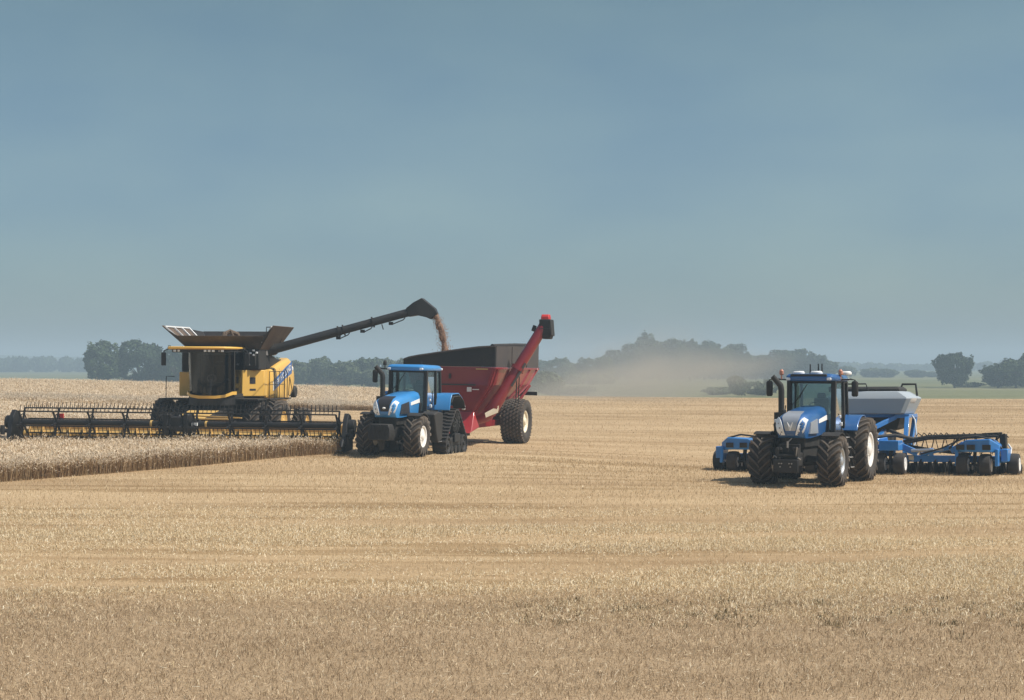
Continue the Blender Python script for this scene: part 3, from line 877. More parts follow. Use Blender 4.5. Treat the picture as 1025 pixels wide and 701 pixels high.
    mb.tube([(-.06 + .2 * math.cos(2 * math.pi * k / 14), .5 + .07 * math.sin(2 * math.pi * k / 14), 2.88 + .15 * math.sin(2 * math.pi * k / 14)) for k in range(15)], .018, 6)
    mb.build('steering_column', M['steel'], root)
    # mirrors
    for s in (-1, 1):
        mx = 1.95 if s < 0 else 1.75
        mb = MB(); mb.tube([(s * 1.3, .0, 4.1), (s * (mx - .2), -.15, 4.14), (s * mx, -.2, 4.05), (s * mx, -.2, 3.5)], .028, 7)
        am = mb.build('mirror_arm', M['black'], root)
        mb = MB(); mb.box(s * mx - .11, s * mx + .11, -.26, -.2, 3.42, 3.98); mb.build('mirror', M['black'], am, .03)
    for (a, z) in ((1.42, 4.1), (1.42, 3.9), (1.56, 4.0), (1.28, 3.98), (1.2, 3.48)):
        mb = MB(); mb.lathe_z([(-.045, .03), (-.03, .06), (.03, .06), (.045, .03)], (a, 1.72, z), 10); mb.build('work_lamp', M['lamp'], root)
    # left hand platform, rails, ladder
    mb = MB(); mb.box(.98, 2.0, .55, 1.9, 1.93, 2.0); mb.box(1.7, 2.15, 1.9, 5.2, 1.92, 1.98); MB().box(-2.45, -.98, .5, 1.7, 1.93, 2.0).build('platform', M['soft_black'], root, .01)
    pf = mb.build('platform', M['soft_black'], root, .01)
    mb = MB()
    for yy in (1.95, 2.7, 3.5, 4.3): mb.tube([(2.08, yy, 1.98), (2.08, yy, 3.18)], .016, 6)
    for zz in (2.6, 3.18): mb.tube([(2.08, 1.95, zz), (2.08, 4.3, zz)], .016, 6)
    mb.build('hand_rail', M['black'], pf)
    MB().tube([(1.98, 4.6, 2.0), (1.98, 4.6, 3.1), (1.98, 4.85, 3.3), (1.98, 5.1, 3.1), (1.98, 5.1, 2.0)], .018, 6).build('hand_rail', M['black'], pf)
    MB().tube([(1.98, 5.3, 2.1), (1.98, 5.5, 2.9), (1.98, 5.9, 2.3), (1.98, 5.6, 2.05), (1.98, 5.3, 2.1)], .018, 6).build('hand_rail', M['black'], pf)
    MB().tube([(-2.1, .5, 2.0), (-2.1, .5, 2.95), (-1.75, .55, 2.95)], .02, 6).build('hand_rail', M['black'], pf)
    mb = MB()
    for s in (-1, 1): mb.bar((2.15, 1.2 + s * .28, .5), (2.05, 1.2 + s * .28, 1.95), .05)
    for k in range(4): mb.box(2.02, 2.24, .95, 1.45, .55 + .38 * k, .59 + .38 * k)
    mb.build('ladder', M['soft_black'], root)
    # axles and wheels
    mb = MB(); mb.lathe_x([(-2.6, .2), (-.9, .22), (-.8, .38), (.8, .38), (.9, .22), (2.6, .2)], (0, 1.6, 1.0), 14); mb.lathe_x([(-2.3, .14), (2.3, .14)], (0, 6.3, .78), 12)
    mb.box(-.5, .5, 1.4, 6.2, 1.0, 1.35)
    mb.build('axle', M['soft_black'], root)
    for s in (-1, 1):
        for xx in (1.62, 2.58):
            wheel(root, s * xx, 1.6, .96, .98, .68, .52, s, M['header_yellow'] if xx > 2 else M['black'], M['clean_rubber'], 20, 'ag', 'front_wheel')
        wheel(root, s * 2.35, 6.3, .74, .76, .62, .38, s, M['header_yellow'], M['clean_rubber'], 18, 'ag', 'rear_wheel')
    mb = MB()
    mb.prism_x([(6.2, 1.9), (7.3, 2.3), (7.75, 1.9), (7.6, 1.2), (6.5, 1.0)], -1.2, 1.2); mb.tube([(1.5, 7.4, 2.2), (1.75, 7.4, 2.2)], .28, 14)
    mb.build('straw_chopper', M['soft_black'], root, .05)
    mb = MB(); mb.box(1.9, 2.06, 3.0, 3.05, 1.2, 1.75); bd = mb.build('marker_board', M['black'], root)
    for z, m in ((1.62, 'lamp'), (1.46, 'decal_white'), (1.28, 'lamp_red')):
        mb = MB(); mb.tube([(1.98, 2.99, z), (1.98, 2.93, z)], .07, 10); mb.build('marker_lamp', M[m], bd)
    # tank extension: four flared panels
    def panel(nm, a, b, c, d, m, th=.03):
        mb = MB(); a, b, c, d = map(Vector, (a, b, c, d)); n = (b - a).cross(d - a).normalized() * th
        mb.hexa([a, b, c, d], [a + n, b + n, c + n, d + n]); return mb.build(nm, m, root)
    zb = 4.16
    panel('tank_front_panel', (-1.62, 1.95, zb), (1.62, 1.95, zb), (1.95, 1.45, 4.74), (-1.95, 1.45, 4.74), M['tank_dark'])
    panel('tank_rear_panel', (1.62, 4.6, zb), (-1.62, 4.6, zb), (-2.05, 5.15, 5.0), (2.05, 5.15, 5.0), M['dark_tarp'])
    lf = panel('tank_side_flap', (-1.62, 4.6, zb), (-1.62, 1.95, zb), (-2.75, 1.7, 5.18), (-2.75, 4.95, 5.18), M['tank_brown'])
    rfp = panel('tank_side_flap', (1.62, 1.95, zb), (1.62, 4.6, zb), (2.30, 4.95, 5.2), (2.30, 1.7, 5.2), M['tank_brown'])
    for o, s in ((lf, -1), (rfp, 1)):
        mb = MB()
        def pp(u, v): return Vector((s * 1.62, 1.95 + v * 2.65, zb)).lerp(Vector((s * (2.75 if s < 0 else 2.30), 1.7 + v * 3.25, 5.18)), u) + Vector((-s * .045, 0, .02))
        for u0, v0, u1, v1 in ((.95, .02, .95, .98), (.25, .02, .95, .02), (.25, .98, .95, .98), (.25, .02, .25, .98), (.25, .34, .95, .34), (.25, .66, .95, .66)):
            mb.bar(pp(u0, v0), pp(u1, v1), .06)
        mb.build('flap_frame', M['decal_white'], o)
    for tri in ([(-1.95, 1.45, 4.72), (-1.65, 1.95, 4.2), (-2.7, 1.7, 5.1)], [(1.95, 1.45, 4.72), (1.65, 1.95, 4.2), (2.25, 1.7, 5.12)], [(-2.05, 5.15, 4.98), (-1.65, 4.6, 4.2), (-2.7, 4.95, 5.1)], [(2.05, 5.15, 4.98), (1.65, 4.6, 4.2), (2.25, 4.95, 5.12)]):
        mb = MB(); mb.add(tri + [(a, b + .015, c) for a, b, c in tri], [(0, 1, 2), (5, 4, 3), (0, 3, 4, 1), (1, 4, 5, 2), (2, 5, 3, 0)]); mb.build('corner_gusset', M['dark_tarp'], root, 0, 0)
    mb = MB(); mb.tube([(-.35, 2.6, 4.2), (-.3, 2.9, 4.85), (-.1, 3.1, 4.95), (.15, 3.3, 4.85), (.3, 3.6, 4.3)], .11, 10); mb.tube([(-.12, 2.3, 4.4), (-.12, 2.6, 4.9), (.05, 2.7, 4.98), (.2, 2.8, 4.6)], .06, 8)
    mb.build('filling_auger', M['tank_brown'], root)
    mb = MB(); mb.tube([(1.0, 5.0, 4.95), (1.0, 5.02, 5.2), (1.35, 5.02, 5.2), (1.35, 5.0, 4.95)], .025, 6); mb.build('tank_handle', M['black'], root)
    mb = MB(); mb.box(-1.6, 1.6, 2.0, 4.6, 3.9, 4.14); mb.build('tank_floor', M['steel'], root)
    # grain in the tank
    mb = MB()
    n = 14
    vs = [(-1.55 + 3.1 * i / n, 2.0 + 2.55 * j / n, 4.15 + .55 * max(0, 1 - math.hypot((i / n - .35) * 2, (j / n - .5) * 2)) ) for i in range(n + 1) for j in range(n + 1)]
    mb.add(vs, [(i * (n + 1) + j, (i + 1) * (n + 1) + j, (i + 1) * (n + 1) + j + 1, i * (n + 1) + j + 1) for i in range(n) for j in range(n)])
    gt = mb.build('tank_grain', M['grain']); gt.matrix_world = Matrix.LocRotScale(root.location, root.rotation_euler, None)
    tag(gt, 'heap of threshed grain inside the open tank of the combine', 'grain', kind='stuff')
    mb = MB(); mb.tube([(1.9, 4.2, 4.15), (1.9, 4.2, 4.62)], .03, 6); mb.lathe_z([(0, .06), (.05, .1), (.16, .09), (.2, .03)], (1.9, 4.2, 4.6), 12); mb.bar((1.5, 4.2, 4.4), (2.1, 4.2, 4.4), .04); mb.build('beacon', M['soft_black'], root)
    # unloading pipe: elbow, tube, spout
    base = Vector((1.45, 3.5, 4.08)); tip = AUGER_TIP_LOCAL
    d = (tip - base).normalized()
    mb = MB()
    mb.tube([(1.3, 3.5, 3.3), (1.3, 3.5, 3.9), base + Vector((-.1, 0, .03)), base + d * .45], [.32, .32, .32, .26], 14)
    mb.build('pipe_elbow', M['soft_black'], root)
    L = (tip - base).length
    mb = MB(); mb.tube([base, base + d * (L * .52), base + d * (L * .521), tip], [.215, .205, .185, .185], 18)
    pipe = mb.build('unloading_pipe', M['black'], root)
    for q in (.06, .5, .535, .74): MB().tube([base + d * L * q, base + d * (L * q + .07)], .25, 16).build('pipe_collar', M['soft_black'], pipe)
    dn = Vector((0, 0, -1)); dn = (dn - d * dn.dot(d)).normalized()
    for q0, q1 in ((.49, .56), (.66, .72), (.86, .95)):
        p, q = base + d * L * q0 + dn * .22, base + d * L * q1 + dn * .26
        mb = MB(); mb.tube([p, p + dn * .10 + d * .1, q, q - dn * .08 + d * .1], .028, 6); mb.box(p.x - .06, p.x + .12, p.y - .1, p.y + .05, p.z - .12, p.z + .02); mb.build('pipe_bracket', M['soft_black'], pipe)
    mb = MB(); mb.tube([base + d * L * .80 + dn * .2, base + d * L * .80 + dn * .45], .025, 6)
    mb.build('pipe_hook', M['soft_black'], pipe)
    mb = MB()
    up = -dn
    e1 = tip + d * .75
    side = Vector((0, 1, 0))
    def ring(c, hw, hh, nrm_up): return [c - side * hw - nrm_up * hh, c + side * hw - nrm_up * hh, c + side * hw + nrm_up * hh, c - side * hw + nrm_up * hh]
    mb.loft([ring(tip - d * .05, .20, .20, up), ring(tip + d * .35 + up * .06, .26, .30, up), ring(tip + d * .68 + up * .05, .27, .42, (up + d * .25).normalized()), ring(tip + d * .98 - up * .30, .24, .28, (d * .9 + up * .55).normalized()), ring(tip + d * 1.08 - up * .50, .2, .2, (d * .95 + up * .4).normalized())])
    mb.build('spout', M['black'], pipe, .02)
    root['spout_end'] = tuple(tip + d * 1.08 - up * .55)
    # feeder house
    mb = MB(); mb.hexa([(-.75, -3.2, .45), (.75, -3.2, .45), (.75, .9, 1.05), (-.75, .9, 1.05)], [(-.75, -3.2, 1.15), (.75, -3.2, 1.15), (.75, .9, 1.72), (-.75, .9, 1.72)])
    fh = mb.build('feeder_house', M['soft_black'], root, .04)
    mb = MB(); mb.hexa([(-.62, -3.1, 1.17), (.68, -3.1, 1.17), (.68, -.4, 1.55), (-.62, -.4, 1.55)], [(-.62, -3.1, 1.19), (.68, -3.1, 1.19), (.68, -.4, 1.57), (-.62, -.4, 1.57)])
    mb.bar((-.8, -3.05, 1.22), (1.9, -3.05, 1.22), .12); mb.bar((.2, -2.9, 1.38), (2.4, -2.9, 1.3), .06); mb.bar((-1.1, -3.3, 1.15), (-.7, -3.3, 1.15), .14)
    mb.build('feeder_cover', M['header_yellow'], fh, .01)
    header(root)
    return root

def header(root):
    X0, X1 = HDR
    Xm = (X0 + X1) / 2
    mb = MB()
    mb.prism_x([(-3.35, .18), (-3.25, .18), (-3.25, 1.02), (-3.32, 1.02)], X0 + .1, X1 - .1)
    mb.prism_x([(-5.0, .12), (-3.36, .2), (-3.36, .26), (-5.0, .16)], X0 + .1, X1 - .1)
    mb.bar((X0 + .1, -3.2, 1.0), (X1 - .1, -3.2, 1.0), .14); mb.bar((X0 + .1, -3.2, .3), (X1 - .1, -3.2, .3), .16)
    n = 18
    for k in range(n + 1):
        xx = X0 + .15 + (X1 - X0 - .3) * k / n
        mb.box(xx - .03, xx + .03, -3.25, -3.12, .2, 1.0)
    hd = mb.build('header', M['header_yellow'], root, 0)
    mb = MB(); n = 90
    for k in range(n):
        xx = X0 + .15 + (X1 - X0 - .3) * k / (n - 1)
        mb.bar((xx, -5.0, .16), (xx, -5.14, .14), .03, .02)
    mb.bar((X0 + .1, -5.0, .15), (X1 - .1, -5.0, .15), .08, .03)
    mb.build('cutter_bar', M['steel'], hd)
    mb = MB(); mb.lathe_x([(X0 + .15, .24), (X1 - .15, .24)], (0, -3.85, .56), 16)
    for s, a, b in ((1, X0 + .2, Xm - .7), (-1, X1 - .2, Xm + .7)):
        m2 = int(abs(b - a) / .05); pts = []
        st = []
        for k in range(m2 + 1):
            xx = a + (b - a) * k / m2; t = s * k * .05 * 11
            st.append(((xx, -3.85 + .23 * math.cos(t), .56 + .23 * math.sin(t)), (xx, -3.85 + .36 * math.cos(t), .56 + .36 * math.sin(t))))
        mb.strip(st, .01)
    mb.build('header_auger', M['header_yellow'], hd)
    # reel
    cy, cz, rr = -4.55, 1.10, .60
    mb = MB(); mb.lathe_x([(X0 + .3, .115), (X1 - .3, .115)], (0, cy, cz), 16); reel = mb.build('reel_tube', M['black'], hd)
    for a in [X0 + (X1 - X0) * q for q in (.42, .585)]:
        mb = MB(); mb.lathe_x([(a - .04, .135), (a + .04, .135)], (0, cy, cz), 14); mb.build('reel_band', M['header_yellow'], hd)
    ph = 72
    angs = [R(ph + 60 * k) for k in range(6)]
    stations = [X0 + .35 + (X1 - X0 - .7) * k / 9 for k in range(10)]
    stations = stations[:5] + [Xm - .25, Xm + .25] + stations[5:]
    for xx in stations:
        mb = MB()
        for t in angs:
            mb.bar((xx, cy + .1 * math.cos(t), cz + .1 * math.sin(t)), (xx, cy + rr * math.cos(t), cz + rr * math.sin(t)), .045, .07, (1, 0, 0))
        for i in range(6):
            t, u = angs[i], angs[(i + 1) % 6]
            mb.bar((xx, cy + rr * .62 * math.cos(t), cz + rr * .62 * math.sin(t)), (xx, cy + rr * .62 * math.cos(u), cz + rr * .62 * math.sin(u)), .03, .03, (1, 0, 0))
        mb.build('reel_arm', M['black'], hd)
    for t in angs:
        py, pz = cy + rr * math.cos(t), cz + rr * math.sin(t)
        mb = MB(); mb.bar((X0 + .35, py, pz), (X1 - .35, py, pz), .055)
        k = X0 + .4
        while k < X1 - .4:
            mb.bar((k, py, pz - .02), (k + .01, py + .07, pz + (.24 if math.sin(t) > .5 else -.26)), .02)
            k += .17
        mb.build('reel_bat', M['black'], hd)
    mb = MB()
    for xx in (Xm - .42, Xm + .42): mb.box(xx - .12, xx + .12, cy - .36, cy + .4, cz - .45, cz + .42)
    mb.box(Xm - .4, Xm + .4, cy - .25, cy + .25, cz - .3, cz + .3)
    mb.bar((Xm, cy, cz + .3), (Xm, -3.3, 1.2), .16)
    hub = mb.build('reel_drive', M['black'], hd, .06)
    mb = MB(); mb.box(Xm + .62, Xm + .85, cy - .2, cy - .12, cz - .06, cz + .06); mb.build('reflector', M['decal_white'], hub)
    for s, xe in ((-1, X0), (1, X1)):
        mb = MB()
        prof = [(-5.15, .35), (-5.0, .9), (-4.85, 1.35), (-4.6, 1.60), (-4.25, 1.50), (-4.0, 1.15), (-3.9, .9), (-3.9, .15), (-5.0, .1)]
        mb.prism_x(prof, xe - .09, xe + .09)
        mb.lathe_x([(-.2, .1), (-.17, .26), (.17, .26), (.2, .1)], (xe + s * .16, cy, cz), 16)
        mb.tube([(xe, -5.3, .4), (xe + s * .12, -5.75, .55), (xe + s * .2, -6.2, .35)], [.12, .09, .03], 8)
        mb.tube([(xe + s * .05, -4.9, .75), (xe + s * .42, -5.0, .78)], .09, 8); mb.tube([(xe + s * .30, -5.0, .6), (xe + s * .30, -5.0, .98)], .1, 8)
        mb.bar((xe, cy, cz), (xe, -3.25, 1.1), .14, .2)
        mb.build('crop_divider', M['black'], hd, .03)
    mb = MB(); mb.box(X0 + 1.25, X0 + 1.55, -3.36, -3.3, 1.08, 1.42); mb.build('warning_board', M['bright_red'], hd)

# ------------------------------------------------------------------ grain cart
def cart(x, y, az):
    root = machine('grain_cart', 'dark red grain cart with black top walls and raised auger, behind the tracked tractor', 'grain cart', x, y, az, (1.8, 2.5))
    rings = [(3.47, 2.08, -4.5, 2.75), (2.72, 1.84, -4.47, 1.95), (1.95, 1.32, -4.38, 1.15), (.78, .55, -4.1, -.2)]
    mb = MB()
    secs = [[(-a, b, z), (a, b, z), (a, c, z), (-a, c, z)] for z, a, b, c in rings]
    mb.loft(secs, cap=False)
    mb.add(secs[-1], [(0, 1, 2, 3)])
    hop = mb.build('hopper', M['red'], root, 0, 0)
    so = hop.modifiers.new('thickness', 'SOLIDIFY'); so.thickness = .04; so.offset = -1
    # rim, ribs, corner posts
    mb = MB()
    for (z, a, b, c) in (rings[0],):
        q = [(-a, b, z), (a, b, z), (a, c, z), (-a, c, z)]
        for i in range(4): mb.bar(q[i], q[(i + 1) % 4], .09)
    mb.build('rim_rail', M['red'], hop, .01)
    for s in (-1, 1):
        for t in (.04, .3, .55, .8, .97):
            p = [Vector((s * a + s * .03, b + (c - b) * t, z)) for z, a, b, c in rings]; mb = MB()
            for i in range(3): mb.bar(p[i], p[i + 1], .07, .08, (0, 1, 0))
            mb.build('rib', M['red'], hop)
    for t in (.03, .97):
        p = [Vector((-a + 2 * a * t, b - .02, z)) for z, a, b, c in rings]; mb = MB()
        for i in range(3): mb.bar(p[i], p[i + 1], .10, .10, (1, 0, 0))
        mb.build('rib', M['red'], hop)
    # black extension walls with an arched front, and the rolled tarp
    arch = [(-2.2, 3.52), (-2.2, 3.84), (-1.95, 3.93), (-1.5, 4.02), (-.9, 4.11), (-.2, 4.22), (.6, 4.34), (1.3, 4.43), (2.06, 4.48), (2.06, 3.52)]
    mb = MB(); mb.prism_y(arch, -4.52, -4.46); mb.build('front_extension', M['dark_tarp'], root)
    mb = MB(); mb.tube([(a, -4.56, b - .05) for a, b in arch[1:-1]], .035, 7); mb.build('bow', M['lit_wall_grey'], root)
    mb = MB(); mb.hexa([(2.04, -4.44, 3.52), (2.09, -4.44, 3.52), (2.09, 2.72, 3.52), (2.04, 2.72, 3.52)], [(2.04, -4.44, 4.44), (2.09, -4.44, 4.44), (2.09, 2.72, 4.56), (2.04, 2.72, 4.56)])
    ex = mb.build('side_extension', M['lit_wall_grey'], root)  # same black wall as the front, sunlit tone painted in
    mb = MB()
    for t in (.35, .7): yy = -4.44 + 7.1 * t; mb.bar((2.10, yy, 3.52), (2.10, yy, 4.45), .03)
    mb.build('extension_stay', M['lit_wall_grey'], ex)
    mb = MB(); mb.box(-2.2, -2.15, -4.44, 2.72, 3.52, 3.82); mb.build('side_extension', M['dark_tarp'], root)
    mb = MB(); mb.prism_y([(a, b + .08) if b > 3.6 else (a, b) for a, b in arch], 2.72, 2.78); mb.build('rear_extension', M['dark_tarp'], root)
    mb = MB(); mb.tube([(1.9, -4.46, 4.45), (1.98, -1.0, 4.55), (2.0, 2.75, 4.60)], .085, 12); mb.build('rolled_tarp', M['dark_tarp'], root)
    # reflective strip, sign, small marks on the front wall
    mb = MB(); mb.box(-1.9, 1.2, -4.545, -4.53, 2.69, 2.75); mb.build('reflective_strip', M['lit_wall_grey'], hop)
    mb = MB(); mb.box(.80, 1.0, -4.55, -4.50, 2.42, 2.62); mb.box(1.05, 1.35, -4.55, -4.50, 2.50, 2.54); mb.build('warning_sign', M['decal_white'], hop)
    mb = MB(); mb.box(1.2, 1.75, -4.56, -4.545, 3.40, 3.45); mb.build('marker_strip', M['header_yellow'], hop)
    mb = MB(); mb.box(-.05, .05, -4.56, -4.53, 2.98, 3.2); mb.build('sticker', M['lit_wall_grey'], hop)
    # lower front chute panel, its red brightened as if sunlit, and frame
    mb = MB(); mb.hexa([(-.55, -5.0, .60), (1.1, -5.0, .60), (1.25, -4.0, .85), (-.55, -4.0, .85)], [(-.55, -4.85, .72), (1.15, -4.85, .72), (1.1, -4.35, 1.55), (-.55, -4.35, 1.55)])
    mb.build('gate_housing', M['sunlit_red'], root, .03)
    mb = MB()
    for s in (-1, 1):
        mb.bar((s * .85, -4.3, .95), (s * 1.0, 1.4, .95), .22, .28)
        mb.bar((s * .8, -4.2, .85), (0, -8.2, .62), .18, .24)
        mb.bar((s * 1.0, .9, 1.0), (s * 1.9, 1.9, 2.7), .12, .12)
    mb.bar((0, -8.9, .6), (0, -7.6, .62), .22, .2)
    mb.bar((-1.3, 0, 1.05), (1.3, 0, 1.05), .3, .36); mb.bar((-1.0, 1.4, .95), (1.0, 1.4, .95), .2, .26)
    mb.build('frame', M['red'], root, .01)
    mb = MB(); mb.box(-.3, .5, -4.9, -3.0, .42, .62); mb.tube([(-.5, -7.6, .55), (-.5, -7.6, 1.3)], .06, 8); mb.build('driveline', M['soft_black'], root, .02)
    # discharge auger
    p, q = Vector((1.74, -3.45, 1.75)), Vector((3.68, -2.3, 5.44))
    d = (q - p).normalized()
    mb = MB(); mb.tube([p, q], .245, 18); mb.tube([p + d * 1.95, p + d * 2.1], .32, 18); ag = mb.build('discharge_auger', M['red'], root)
    mb = MB(); mb.tube([(.5, -3.3, 1.0), (1.35, -3.45, 1.3), p, p + d * .5], [.2, .25, .28, .27], 14); mb.build('auger_boot', M['red'], ag)
    mb = MB(); s = Vector((.25, -.15, 0)); mb.bar(p + d * 1.1 + s, p + d * 2.3 + s, .06, .10); mb.build('fold_link', M['lit_wall_grey'], ag)
    mb = MB(); mb.tube([p + d * 3.9 + Vector((-.3, 0, .1)), p + d * 4.15 + Vector((-.35, 0, .12))], .09, 10); mb.build('hinge_pin', M['soft_black'], ag)
    mb = MB(); c = q + d * .05
    mb.hexa([c + Vector((-.15, -.30, -.52)), c + Vector((.40, -.30, -.52)), c + Vector((.40, .30, -.52)), c + Vector((-.15, .30, -.52))], [c + Vector((-.22, -.26, .22)), c + Vector((.34, -.26, .22)), c + Vector((.34, .26, .22)), c + Vector((-.22, .26, .22))])
    mb.hexa([c + Vector((-.05, -.24, -.66)), c + Vector((.30, -.24, -.66)), c + Vector((.30, .24, -.66)), c + Vector((-.05, .24, -.66))], [c + Vector((-.08, -.26, -.5)), c + Vector((.34, -.26, -.5)), c + Vector((.34, .26, -.5)), c + Vector((-.08, .26, -.5))])
    sp = mb.build('auger_spout', M['soft_black'], ag, .04)
    mb = MB(); mb.bar(c + Vector((-.17, -.31, -.2)), c + Vector((.4, -.31, -.2)), .03); mb.build('spout_band', M['lit_wall_grey'], ag)
    mb = MB(); mb.prism_x([(-.22, 0), (-.2, .13), (-.1, .23), (.1, .23), (.2, .13), (.22, 0)], -.14, .22)
    mb.build('spout_cap', M['bright_red'], ag, .03, loc=c + Vector((0, 0, .215)))
    mb = MB(); mb.hexa([(1.5, -3.9, 1.28), (1.95, -3.6, 1.5), (1.95, -3.55, 1.5), (1.5, -3.85, 1.28)], [(1.45, -3.9, 1.48), (2.0, -3.6, 1.82), (2.0, -3.55, 1.82), (1.45, -3.85, 1.48)]); mb.build('sight_window', M['cream'], ag)
    # wheels, ladder, rear lamps
    for s in (-1, 1):
        wheel(root, s * 1.80, 0, 1.02, 1.05, 1.08, .50, s, M['cream'], lugs=34, style='diamond', name='wheel')
    mb = MB()
    for yy in (-1.2, -.8): mb.bar((2.1, yy, 1.9), (2.14, yy, 3.4), .04)
    mb.build('ladder', M['soft_black'], root)
    mb = MB(); mb.bar((1.2, 2.2, 2.28), (2.15, 2.2, 2.28), .10, .14); mb.bar((1.3, 1.3, 2.0), (1.4, 2.2, 2.25), .06); mb.box(1.6, 2.2, 2.14, 2.19, 2.2, 2.38)
    lb = mb.build('lamp_bracket', M['soft_black'], root, .01)
    for xx in (1.7, 2.05):
        mb = MB(); mb.tube([(xx, 2.24, 2.29), (xx, 2.31, 2.29)], .06, 10); mb.build('tail_lamp', M['lamp_red'], lb)
    # load
    mb = MB(); n = 18
    vs = []
    for i in range(n + 1):
        for j in range(n + 1):
            u, v = i / n * 2 - 1, j / n * 2 - 1
            vs.append((u * 2.0, -.9 + v * 3.45, 3.3 + .55 * math.exp(-((u + .45) ** 2 * 2 + (v + .35) ** 2 * 3)) + .03 * random.random()))
    mb.add(vs, [(i * (n + 1) + j, (i + 1) * (n + 1) + j, (i + 1) * (n + 1) + j + 1, i * (n + 1) + j + 1) for i in range(n) for j in range(n)])
    hp = mb.build('grain_heap', M['grain']); hp.matrix_world = Matrix.LocRotScale(root.location, root.rotation_euler, None)
    tag(hp, 'heap of brown grain filling the red cart', 'grain', kind='stuff')
    return root

# ------------------------------------------------------------------ seed drill
def drill(x, y, az):
    root = machine('seed_drill', 'wide blue folding seed drill with light grey hopper, towed behind the wheeled tractor', 'seed drill', x, y, az, (4.6, 2.0))
    a = R(az)
    def lx(px):                       # local X of the wheel seen at picture column px
        u = (px - 512) / F
        return (u * y - x) / (math.cos(a) + u * math.sin(a))
    # hopper
    mb = MB(); secs = []
    for z, hx, y0, y1 in ((2.16, 1.34, 2.02, 4.1), (2.20, 1.38, 1.96, 4.2), (2.74, 1.60, 2.0, 4.38), (2.78, 1.60, 2.02, 4.38), (3.0, 1.24, 2.22, 4.15), (3.02, 1.20, 2.26, 4.1)):
        c = .14
        secs.append([(-hx + c, y0, z), (hx - c, y0, z), (hx, y0 + c, z), (hx, y1 - c, z), (hx - c, y1, z), (-hx + c, y1, z), (-hx, y1 - c, z), (-hx, y0 + c, z)])
    hp = MB().loft(secs).build('hopper', M['hopper_grey'], root, .012, 20)
    mb = MB(); mb.hexa([(1.42, 2.10, 2.52), (1.55, 2.3, 2.60), (1.55, 3.3, 2.60), (1.42, 3.3, 2.5)], [(1.44, 2.06, 2.56), (1.61, 2.3, 2.76), (1.61, 3.3, 2.76), (1.44, 3.3, 2.56)]); mb.build('hopper_decal', M['decal_white'], hp)
    mb = MB(); mb.loft([[(-1.0, 2.45, z), (1.12, 2.45, z), (1.12, 3.9, z), (-1.0, 3.9, z)] if z < 3.15 else [(-.92, 2.6, z), (1.02, 2.6, z), (1.02, 3.75, z), (-.92, 3.75, z)] for z in (3.02, 3.12, 3.2)])
    mb.build('hopper_lid', M['soft_black'], root, .03)
    mb = MB()
    mb.tube([(-.9, 2.3, 3.05), (-.9, 2.3, 3.3), (-.1, 2.3, 3.3), (-.02, 2.3, 3.05)], .028, 7)
    mb.tube([(.85, 3.9, 3.05), (.95, 3.9, 3.3), (1.45, 3.9, 3.3), (1.5, 3.9, 2.85)], .045, 7)
    mb.build('hand_rail', M['black'], root)
    mb = MB(); secs = []
    for z, hx, y0, y1 in ((1.45, .45, 2.8, 3.6), (1.6, 1.0, 2.6, 3.8), (2.16, 1.22, 2.3, 4.0)): secs.append([(-hx, y0, z), (hx, y0, z), (hx, y1, z), (-hx, y1, z)])
    mb.loft(secs); mb.build('hopper_funnel', M['soft_black'], root, .02)
    # hopper frame
    mb = MB()
    for s in (-1, 1):
        mb.bar((s * .2, 1.2, 1.55), (s * 1.0, 2.2, 2.05), .14, .16); mb.bar((s * 1.0, 2.2, 2.08), (s * 1.5, 2.3, 2.10), .12, .14)
        mb.bar((s * 1.42, 2.35, 2.1), (s * 1.5, 1.4, .7), .16, .18); mb.bar((s * 1.42, 3.9, 2.1), (s * 1.3, 3.4, .8), .14, .16); mb.bar((s * 1.45, 2.3, 2.1), (s * 1.45, 3.9, 2.1), .12, .14)
    mb.bar((-1.5, 2.3, 2.1), (1.5, 2.3, 2.1), .10, .12)
    mb.build('hopper_frame', M['tool_blue'], root, .01)
    mb = MB(); mb.tube([(1.62, 2.25, 2.1), (1.75, 2.1, 1.95), (1.85, 1.9, 1.2), (1.75, 1.7, .95)], .035, 7); mb.build('support_rail', M['silver'], root)
    # drawbar and centre frame
    mb = MB()
    mb.bar((0, -3.3, .62), (0, 1.0, .8), .24, .26)
    for s in (-1, 1):
        mb.bar((s * .25, -1.0, .72), (s * 1.0, .8, .75), .16, .2); mb.bar((s * .3, -.4, 1.0), (s * 1.05, .4, 1.15), .2, .38); mb.bar((s * .7, .3, 1.2), (s * .55, 2.4, 1.5), .16, .2)
        mb.box(s * 1.25 - .35, s * 1.25 + .35, -.25, .55, .86, 1.22)
        mb.bar((s * 1.3, .6, 1.1), (s * 2.1, .7, .75), .26, .24)
    mb.box(-.5, .5, .5, 1.4, .7, 1.3)
    mb.bar((-1.3, .7, .75), (1.3, .7, .75), .2, .24)
    mb.build('centre_frame', M['tool_blue'], root, .02)
    mb = MB()
    mb.box(-1.0, 1.0, .7, 2.4, .95, 1.4); mb.tube([(.3, -.3, 1.3), (1.3, .6, 1.4), (2.0, 1.0, 1.25)], .07, 8); mb.tube([(-.3, -.3, 1.3), (-1.3, .6, 1.4), (-2.0, 1.0, 1.25)], .07, 8)
    mb.tube([(0, -2.8, .9), (.2, -1.5, 1.25), (.3, 0, 1.35)], .06, 8); mb.tube([(.1, -2.8, .9), (-.1, -1.4, 1.3), (-.3, .2, 1.4)], .05, 8)
    mb.bar((1.6, .75, 1.35), (.9, 1.8, 1.55), .12); mb.bar((-1.6, .75, 1.35), (-.9, 1.8, 1.55), .12)
    mb.build('hydraulics', M['soft_black'], root, .02)
